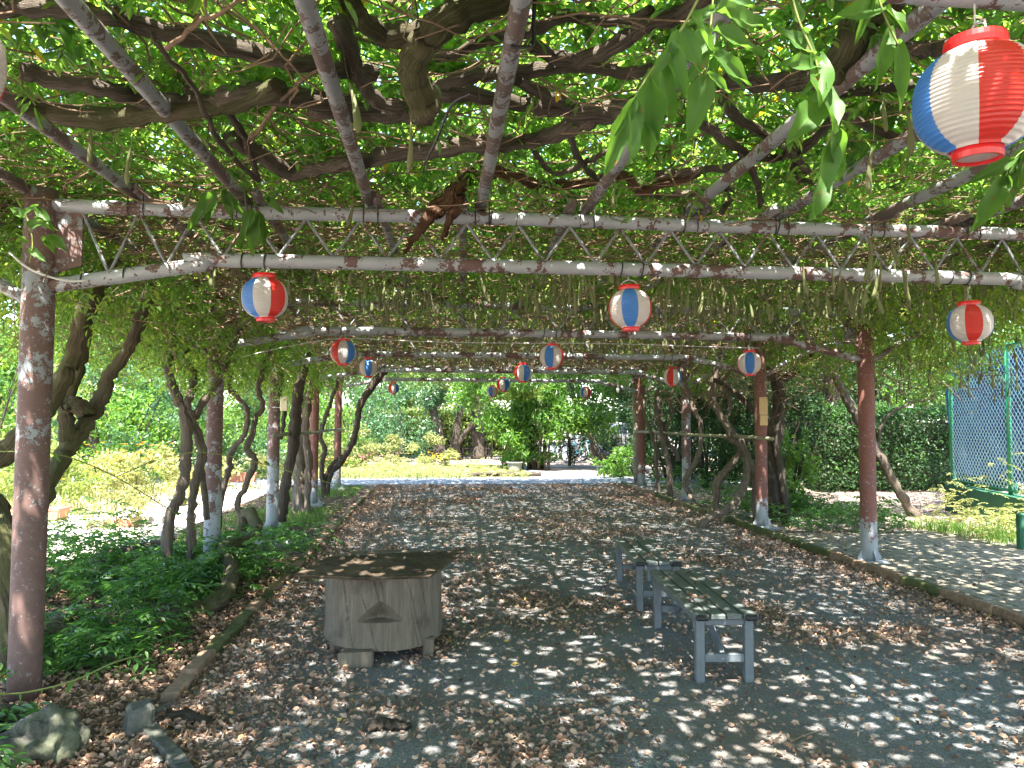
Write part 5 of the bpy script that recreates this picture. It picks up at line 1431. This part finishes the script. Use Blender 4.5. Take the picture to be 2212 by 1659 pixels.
tree('added_shade_tree', 'broad dark tree added to shade the ground behind the right posts', [([V3((9.6, 17.2, -.05)), V3((9.5, 17.1, 1.6)), V3((9.3, 16.8, 3.2)), V3((9.2, 16.4, 4.6))], .22, .14)],
    [((8.6, 13.8, 5.0), (4.2, 4.4, 1.5), 15000, .17, 'bush_dark', 180, 60)])  # crown added for the shade it casts on the hedge and bushes
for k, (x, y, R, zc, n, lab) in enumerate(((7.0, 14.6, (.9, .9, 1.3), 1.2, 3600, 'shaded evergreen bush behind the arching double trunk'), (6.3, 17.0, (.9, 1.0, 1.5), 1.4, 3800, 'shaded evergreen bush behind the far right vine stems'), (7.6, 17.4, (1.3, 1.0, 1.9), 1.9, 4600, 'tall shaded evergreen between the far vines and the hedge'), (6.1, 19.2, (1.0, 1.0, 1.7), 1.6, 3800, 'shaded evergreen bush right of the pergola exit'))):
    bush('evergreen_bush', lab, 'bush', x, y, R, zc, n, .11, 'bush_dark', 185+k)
tree('added_shade_tree', 'broad dark tree added to shade the bare ground past the pergola exit', [([V3((7.4, 26.0, -.05)), V3((7.3, 25.8, 1.6)), V3((7.0, 25.2, 3.4)), V3((6.6, 24.6, 5.0))], .2, .12)],
    [((7.0, 21.8, 5.2), (3.4, 3.6, 1.3), 11000, .19, 'bush_dark', 181, 50)])  # another added crown, there to keep the ground beyond the exit dark
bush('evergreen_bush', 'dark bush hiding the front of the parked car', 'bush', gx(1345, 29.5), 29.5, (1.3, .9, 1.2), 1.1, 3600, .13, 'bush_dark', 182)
bush('leafy_bush', 'green bush between the bicycles and the parked car', 'bush', gx(1298, 30.4), 30.4, (.8, .6, .9), .8, 2000, .13, 'bush_mid', 183)
# left garden
for k, (u, y, R, zc, n, l, mat, lab) in enumerate((
    (560, 22, (1.9, 1.3, 1.8), 1.6, 4200, .12, 'bush_mid', 'leafy bush seen between second and third left posts'),
    (470, 20, (1.8, 1.3, 1.7), 1.5, 4200, .12, 'bush_blue', 'blue green bush behind the second left post'),
    (360, 19, (1.9, 1.4, 1.9), 1.7, 4600, .12, 'bush_mid', 'bright leafy bush above the orange flowers'),
    (250, 18, (1.8, 1.4, 1.8), 1.6, 4400, .12, 'bush_blue', 'blue green bush right of the nearest left post'),
    (120, 17, (1.9, 1.4, 1.8), 1.6, 4400, .12, 'bush_mid', 'leafy bush behind the massive leaning trunk'),
    (-40, 15, (1.9, 1.4, 2.2), 1.9, 4400, .12, 'bush_yel', 'yellow green bush at the left edge'),
    (335, 14.2, (.95, .7, .62), .55, 2300, .09, 'weed', 'airy sunlit plant with orange flowers'),
    (215, 14.4, (.9, .7, .5), .45, 1500, .09, 'weed', 'low sunlit weeds in the middle of the left garden'),
    (255, 11.2, (.45, .38, .36), .32, 700, .07, 'weed', 'wispy yellow weed clump near the concrete blocks'),
    (60, 12.5, (1.0, .7, .6), .5, 2000, .09, 'bush_yel', 'low sunlit weeds at the left behind the leaning trunk'),
    (530, 17.5, (1.2, .8, .45), .4, 2000, .09, 'weed', 'low yellow flowering clump between left posts'))):
    bush('garden_bush' if R[2] > 1 else 'flower_clump', lab, 'bush', gx(u, y), y, R, zc, n, l, mat, 170+k, stems=4, clumps=24 if R[2] > 1 else 18, sr=.03 if R[2] > 1 else .008)
# far belt of trees closing the view
far = [(-26,30,'bush_mid'),(-20,33,'bush_blue'),(-15,31,'bush_mid'),(-10.5,36,'bush_yel'),(-5,47,'bush_mid'),(0,48,'bush_yel'),(5,48,'bush_mid'),(9.5,36,'bush_dark'),(13,33,'bush_dark'),(17,29,'bush_dark'),(22,26,'bush_mid'),(-24,22,'bush_mid'),(-21,15,'bush_mid'),(-17,24,'bush_yel'),(26,20,'bush_dark'),(-12,27,'bush_mid'),(12,25,'bush_dark')]
side = ['in the far left corner','far behind the left garden','left of the camellias','above the camellias','beyond the street on the left','beyond the street in the middle','beyond the street on the right','right of the parked car','behind the dark evergreens','far behind the spreading vines','far behind the hedge','at the far left side','left of the whole garden','rising behind the left bushes','at the far right side','just left of the first camellia','between the car and the hedge']
for k, ((x, y, mt), sd) in enumerate(zip(far, side)):
    r_ = np.random.RandomState(200+k); h = r_.uniform(4.6, 6.2)
    tree('background_tree', 'broad background tree '+sd, [([V3((x, y, -.05)), V3((x+.1, y, 1.6)), V3((x-.1, y, 3.2)), V3((x, y, h))], .24, .12)],
         [((x, y, h*.62), (3.3, 2.6, h*.56), 10000, .32, mt, 220+k, 40)], group='background trees')

t = thing('street_hedge', (0, 32, 0), 'bright hedge along the street beyond the iron fence', 'hedge')
o = part('foliage', leaves('foliage', *[q*(2.2 if k > 2 else 1) for k, q in enumerate(hedge_data(16000, -16, 3.4, 31.6, 32.6, 1.9, 142))], M['bush_yel'], T_DIA), t); o['kind'] = 'stuff'
m_ = MB(); m_.bevbox((-6.3, 32.2, .85), (19, .6, 1.6), .1); m_.build('woody_core', M['bark_dark'], t)
# flower bed plants, flowers, edging log
ground_cover('flower_bed_plants', 'sunlit yellow green growth of the flower bed', 'flower bed', [(-13,2.4,19.9,24.8,.22,2000), (-6,1.8,21.5,24.8,.4,500)], 84, .085, .04, 3, .22, 'weed', tpl=T_DIA)
grass('flower_bed_grass', 'thin grass along the flower bed front', [(-12,2.4,19.8,22.0,5000)], 88, .16, 'weed', .014)
grass('flower_bed_grass', 'pale grass and weeds in the left garden', [(-12,-4.8,11.5,17.8,6000)], 85, .20, 'weed', .016)
grass('iris_leaves', 'upright green blades near the right end of the flower bed', [(gx(1085,24),gx(1125,24),23.6,24.4,120)], 86, .6, 'bush_mid', .05)
def flowers(label, mat, cx, cy, rx, ry, z0, z1, n, seed, s=.05):
    rs = np.random.RandomState(seed)
    P = np.stack([cx+rs.normal(0, rx, n), cy+rs.normal(0, ry, n), rs.uniform(z0, z1, n)], 1)
    Pp = np.repeat(P, 5, 0); a = np.tile(np.arange(5)*1.2566, n)+np.repeat(rs.uniform(0, 6, n), 5)
    A = np.stack([np.cos(a), np.sin(a), np.full(len(a), .25)], 1); N = np.tile([0, 0, 1.0], (len(a), 1))+rs.normal(0, .2, (len(a), 3))
    o = part('flowers', leaves('flowers', Pp, A, N, s, s*.7, M[mat], T_DIA)); tag(o, label, 'flowers', kind='stuff')
flowers('orange cosmos blooms on the airy plant in the left garden', 'fl_orange', gx(290, 13.6), 13.6, .35, .25, .75, 1.15, 34, 301, .05)
flowers('yellow blooms scattered through the left garden weeds', 'fl_yellow', gx(225, 13), 13, .8, .5, .45, .95, 60, 302, .045)
flowers('pink blooms in the flower bed beyond the path end', 'fl_pink', gx(775, 23.8), 23.8, .7, .25, .28, .5, 60, 303, .05)
flowers('yellow blooms at the left of the flower bed', 'fl_yellow', gx(690, 22.5), 22.5, .7, .3, .2, .45, 60, 304, .05)
flowers('yellow blooms before the central low shrub', 'fl_yellow', gx(945, 24.3), 24.3, .35, .2, .25, .5, 40, 305, .06)
flowers('magenta blooms near the right end of the flower bed', 'fl_magenta', gx(1122, 23.2), 23.2, .22, .1, .2, .35, 30, 306, .05)
t = thing('edging_log', (gx(1100, 20.7), 20.7, 0), 'dark log edging the near side of the flower bed', 'log')
limb('log', [V3((gx(1010,20.6), 20.6, .05)), V3((gx(1070,20.6), 20.65, .06)), V3((gx(1130,20.6), 20.6, .06)), V3((gx(1168,20.6), 20.6, .05))], .06, .075, M['bark_dark'], t, n=9, wob=.15)
t = thing('flower_pot', (gx(1112, 22.6), 22.6, 0), 'grey flower pot at the foot of the many-stemmed shrub', 'pot')
MB().tube([(gx(1112,22.6), 22.6, z) for z in (0, .02, .26, .27, .30, .30, .24)], [.17, .18, .23, .26, .26, .22, .20], 20).build('pot', M['slab'], t, smooth=False, fix=False)

# planters and blocks in the left garden
def planter(label, u, v, L, W, H, rz, mat='terra'):
    g = G(u, v); t = thing('planter_box', (g.x, g.y, 0), label, 'planter', 'terracotta planters'); del t['base']; t.rotation_euler = (0, 0, rz)
    q = [(1.0, 0), (1.10, H*.85), (1.16, H*.86), (1.16, H), (1.04, H), (1.02, H*.8)]
    V = [(s*L/2*sx, s2*W/2*sx, z) for sx, z in q for s, s2 in ((-1,-1),(1,-1),(1,1),(-1,1))]
    F = [(j*4+k, j*4+(k+1) % 4, (j+1)*4+(k+1) % 4, (j+1)*4+k) for j in range(len(q)-1) for k in range(4)]+[(3,2,1,0)]
    MB().add(V, F).build('box', M[mat], t)
    j = (len(q)-1)*4
    MB().add([(V[j+k][0]*.98, V[j+k][1]*.98, H*.82) for k in range(4)], [(0,1,2,3)]).build('soil', M['soil'], t)
planter('terracotta planter seen between second and third left posts', 522, 1040, .62, .26, .22, .1)
planter('low pink planter at the left edge of the sunlit garden', 20, 1128, .75, .3, .2, .15)
planter('second pink planter beside the nearest left post', 92, 1122, .6, .28, .18, -.1)
for k, (u, v, L) in enumerate(((190, 1140, .42), (262, 1138, .40), (318, 1132, .4))):
    g = G(u, v)
    t = thing('concrete_block', (g.x, g.y, 0), ('left', 'middle', 'right')[k]+' pale edging block in the sunlit left garden', 'block', 'edging blocks in the left garden')
    MB().bevbox((g.x, g.y+.06, .05), (L, .12, .12), .01, rz=.05*k, jit=.006).build('block', M['slab' if k != 1 else 'terra'], t)

# low iron fence
y0 = 30.0; fx0, fx1 = gx(905, y0), gx(1056, y0)
t = thing('iron_fence', ((fx0+fx1)/2, y0, 0), 'low dark picket fence beyond the flower bed', 'fence')
n = 27
for k in range(n+1):
    x = fx0+(fx1-fx0)*k/n
    MB().box((x, y0, .24), (.03, .03, .50)).build('picket', M['steel_dark'], t)
for z in (.14, .42): MB().box(((fx0+fx1)/2, y0+.032, z), (fx1-fx0+.1, .03, .035)).build('fence_rail', M['steel_dark'], t)
for x in (fx1+.12, fx1-.25): MB().box((x, y0+.1, .3), (.09, .09, .62)).build('fence_post', M['steel_dark'], t)

# chain-link fence on a green wall
fa = PY(2058, 1048, 12.3); fb = PY(2184, 1074, 10.35)
da = V3((fb.x-fa.x, fb.y-fa.y, 0)); Ls = da.length; da.normalize(); zw = .47; zt = 2.75
fe = thing('chain_link_fence', (fa.x, fa.y, 0), 'green chain link fence on a low painted wall', 'fence')
rzf = math.atan2(da.y, da.x); ends = fa+da*(Ls*2.3)
fl = Ls*2.3
MB().bevbox(((fa.x+ends.x)/2, (fa.y+ends.y)/2, zw/2-.02), (fl+.16, .22, zw+.04), .012, rz=rzf).build('base_wall', M['green_dark'], fe)
for k in range(3):
    p = fa+da*(Ls*k)
    MB().tube([(p.x, p.y, zw), (p.x, p.y, zt)], .034, 12).build('fence_post', M['green_paint'], fe, smooth=True, fix=False)
for z in (zw+.06, zt-.03): MB().tube([(fa.x, fa.y, z), (ends.x, ends.y, z)], .02, 8).build('fence_rail', M['green_paint'], fe, smooth=True, fix=False)
mw = MB(); pitch = .092; wn = 0
H_ = zt-zw-.09
side_ = V3((-da.y, da.x, 0))*.0
s = -H_
while s < fl:
    for sg in (1, -1):
        a0, a1 = (s, s+H_) if sg == 1 else (s+H_, s)
        # clip to the panel
        t0, t1 = 0.0, 1.0
        lo_, hi_ = min(a0, a1), max(a0, a1)
        f0 = max(0.0, (0-lo_)/(hi_-lo_)); f1 = min(1.0, (fl-lo_)/(hi_-lo_))
        if f1 <= f0: continue
        if sg == 1: p0, p1, q0, q1 = lo_+(hi_-lo_)*f0, lo_+(hi_-lo_)*f1, f0, f1
        else: p0, p1, q0, q1 = lo_+(hi_-lo_)*f0, lo_+(hi_-lo_)*f1, 1-f0, 1-f1
        off = V3((-da.y, da.x, 0))*(.003*sg)
        A_ = fa+da*p0+off; B_ = fa+da*p1+off
        mw.tube([(A_.x, A_.y, zw+.06+H_*q0), (B_.x, B_.y, zw+.06+H_*q1)], .0042, 4, caps=False)
    s += pitch*1.15
o = mw.build('wire_mesh', M['wire'], fe, fix=False); o['kind'] = 'stuff'
sx = V3((da.y, -da.x, 0)); sx = sx if sx.x > 0 else -sx
pa = fa+sx*1.1-da*2.9; pb2 = ends+sx*1.1
V = []; n = 60
for s_ in (0, 1):
    for i in range(n+1):
        p = pa+(pb2-pa)*(i/n)
        for z in (.5, 1.2, 2.0, 2.9):
            V.append((p.x+.05*math.sin(i*.6+z*2)*sx.x+s_*.012, p.y+.03*math.sin(i*.9), z))
F = []
q = 4; o_ = (n+1)*4
for i in range(n):
    for j in range(3):
        F.append((i*q+j, (i+1)*q+j, (i+1)*q+j+1, i*q+j+1)); F.append((o_+i*q+j+1, o_+(i+1)*q+j+1, o_+(i+1)*q+j, o_+i*q+j))
t = thing('blue_sheet', (pa.x, pa.y, 0), 'blue sheeting hung behind the chain link fence', 'sheet')
MB().add(V, F).build('sheet', M['tarp'], t, smooth=True)
for k in range(4):
    p = pa+(pb2-pa)*(k/3)+sx*.10
    MB().tube([(p.x, p.y, -.02), (p.x, p.y, 2.95)], .03, 8).build('support_post', M['green_paint'], t, fix=False)
g = G(2212, 1192)
t = thing('green_bollard', (g.x, g.y, 0), 'short green post at the right edge', 'post')
MB().tube([(g.x, g.y, z) for z in (-.02, .0, .44, .455, .46)], [.072, .072, .072, .06, .02], 16).build('post', M['green_dark'], t, smooth=False, fix=False)

# parked bicycles
def wheel_meshes():
    m = MB(); n = 28
    m.tube([(.32*math.cos(a), 0, .32*math.sin(a)) for a in np.linspace(0, 2*math.pi, n+1)], .019, 6, caps=False)
    o = m.build('tyre', M['rubber'], smooth=True); ty = o.data; bpy.data.objects.remove(o)
    m = MB(); m.tube([(.295*math.cos(a), 0, .295*math.sin(a)) for a in np.linspace(0, 2*math.pi, n+1)], .009, 5, caps=False)
    for k in range(14):
        a = k*2*math.pi/14; m.tube([(0, (.02 if k % 2 else -.02), 0), (.29*math.cos(a), 0, .29*math.sin(a))], .0018, 3, caps=False)
    m.tube([(0, -.03, 0), (0, .03, 0)], .018, 8)
    o = m.build('rim', M['chrome'], smooth=True); ri = o.data; bpy.data.objects.remove(o)
    return ty, ri
WT, WR = wheel_meshes()
def bicycle(x, y, rz, label, fmat):
    t = thing('bicycle', (x, y, 0), label, 'bicycle', 'parked bicycles'); del t['base']; t.rotation_euler = (rad(4), 0, rz)
    for wx in (-.53, .53):
        o = part('wheel', WT, t); o.location = (wx, 0, .34)
        part('rim', WR, o)
    m = MB()
    for a, b, r in (((-.53,0,.34),(-.12,0,.30),.012), ((-.12,0,.30),(-.25,0,.80),.016), ((-.20,0,.62),(.36,0,.80),.016), ((-.12,0,.30),(.38,0,.66),.018), ((-.53,0,.34),(-.22,0,.70),.010), ((.34,0,.92),(.42,0,.58),.017), ((.42,.0,.58),(.53,0,.34),.013)):
        m.tube([a, b], r, 7)
    m.build('frame', fmat, t, fix=False)
    MB().tube(smooth_path([(.20,-.27,1.0), (.30,-.20,1.02), (.34,0,.98), (.30,.20,1.02), (.20,.27,1.0)], 4), .012, 6).build('handlebar', M['chrome'], t, smooth=True, fix=False)
    MB().tube([(.34,0,.92),(.34,0,.99)], .012, 6).build('stem', M['chrome'], t, fix=False)
    MB().tube([(-.43,0,.875), (-.36,0,.885), (-.24,0,.88), (-.12,0,.87)], [.05, .085, .055, .018], 8).build('saddle', M['rubber'], t, smooth=True, fix=False)
    b = MB()
    for z in (.70, .80, .90): b.tube([(.46,-.14,z),(.74,-.14,z),(.74,.14,z),(.46,.14,z),(.46,-.14,z)], .006, 4, caps=False)
    for k in range(5):
        for s in (-.14, .14): b.tube([(.46+.07*k,s,.70),(.46+.07*k,s,.90)], .004, 4, caps=False)
        for s in (.46, .74): b.tube([(s,-.14+.07*k,.70),(s,-.14+.07*k,.90)], .004, 4, caps=False)
    b.build('basket', M['steel_dark'], t, fix=False)
    for wx, a0, a1 in ((-.53, .2, 3.0), (.53, .6, 2.9)):
        MB().tube([(wx+.352*math.cos(a), 0, .34+.352*math.sin(a)) for a in np.linspace(a0, a1, 10)], .014, 5).build('mudguard', M['chrome'], t, fix=False)
    MB().tube([(-.14,-.06,.30),(-.14,-.10,.14),(-.14,-.17,.14)], .009, 5).build('crank', M['steel_dark'], t, fix=False)
    MB().tube([(-.6,0,.70),(-.3,0,.70)], .03, 5).build('carrier', M['steel_dark'], t, fix=False)
navy = m_plain('navy_frame_paint', (.02,.03,.06), .35, .5, .1); silv = m_plain('silver_frame_paint', (.4,.42,.44), .35, .5, .1); teal = m_plain('teal_frame_paint', (.03,.20,.25), .35, .5, .1)
bicycle(gx(1207, 27.3), 27.3, rad(-65), 'dark bicycle standing nearest the many-stemmed shrub', navy)
bicycle(gx(1224, 28.2), 28.2, rad(-30), 'second bicycle from the shrub, dark framed', M['steel_dark'])
bicycle(gx(1252, 28.0), 28.0, rad(10), 'teal bicycle right of the slim shrub', teal)
bicycle(gx(1276, 27.6), 27.6, rad(-70), 'silver bicycle behind the leaning tree', silv)
bicycle(gx(1310, 28.4), 28.4, rad(-20), 'rightmost bicycle beside the parked car', navy)
# parked car behind
cx_, cy_ = gx(1318, 32), 32.0
t = thing('parked_car', (cx_, cy_, 0), 'silver hatchback parked beyond the bicycles', 'car'); del t['base']; t.rotation_euler = (0, 0, rad(14))
prof = [(-1.85,.32),(-1.9,.6),(-1.85,.88),(-1.25,.98),(-.72,1.02),(-.05,1.45),(.45,1.52),(1.35,1.48),(1.72,1.05),(1.85,.85),(1.88,.5),(1.82,.30)]
V = []; F = []
for sgn, ins in ((-1, 0), (-1, 0), (1, 0), (1, 0)): pass
for yy, k_ in ((-.80, .93), (-.70, 1.0), (.70, 1.0), (.80, .93)):
    for (x, z) in prof:
        hgt = max(0, z-1.0); s_ = (1-.22*hgt)
        V.append((x*(1 if k_ == 1 else .985), yy*s_, z if k_ == 1 else .30+(z-.30)*.965))
n = len(prof)
for j in range(3):
    for k in range(n): F.append((j*n+k, j*n+(k+1) % n, (j+1)*n+(k+1) % n, (j+1)*n+k))
F.append(tuple(reversed(range(n)))); F.append(tuple(3*n+k for k in range(n)))
MB().add(V, F).build('body', M['car_paint'], t)
for sg in (-1, 1):
    for q in ([(-.62,1.03),(-.06,1.38),(.40,1.43),(.40,1.03)], [(.46,1.03),(.46,1.43),(1.30,1.40),(1.52,1.05)]):
        MB().add([(x, sg*(.806*(1-.22*max(0, z-1.0))+.004), z) for x, z in q]+[(x, sg*(.79*(1-.22*max(0, z-1.0))), z) for x, z in q], [(0,1,2,3),(7,6,5,4),(0,4,5,1),(1,5,6,2),(2,6,7,3),(3,7,4,0)]).build('side_window', M['glass'], t)
    for x in (-1.2, 1.2):
        o = MB().tube([(x, sg*.66, .31), (x, sg*.83, .31)], .31, 20).build('wheel', M['rubber'], t, fix=False)
        MB().tube([(x, sg*.80, .31), (x, sg*.842, .31)], .19, 14).build('rim', M['chrome'], o, fix=False)
    MB().bevbox((-1.86, sg*.55, .72), (.06, .30, .14), .02).build('headlight', M['bulb'], t)
MB().add([(-.70,-.66,1.035),(-.70,.66,1.035),(-.10,.58,1.43),(-.10,-.58,1.43),(-.66,-.64,1.02),(-.66,.64,1.02),(-.06,.56,1.40),(-.06,-.56,1.40)], [(0,1,2,3),(7,6,5,4),(0,4,5,1),(1,5,6,2),(2,6,7,3),(3,7,4,0)]).build('windscreen', M['glass'], t)
# squat stump by the leaning tree
g = G(1312, 1003); t = thing('tree_stump', (g.x, g.y, 0), 'squat cut stump right of the leaning tree', 'stump')
MB().tube([(g.x, g.y, z) for z in (-.02, .1, .38, .40)], [.36, .32, .30, .28], 16, wob=.06).build('stump', M['bark'], t, smooth=False, fix=False)
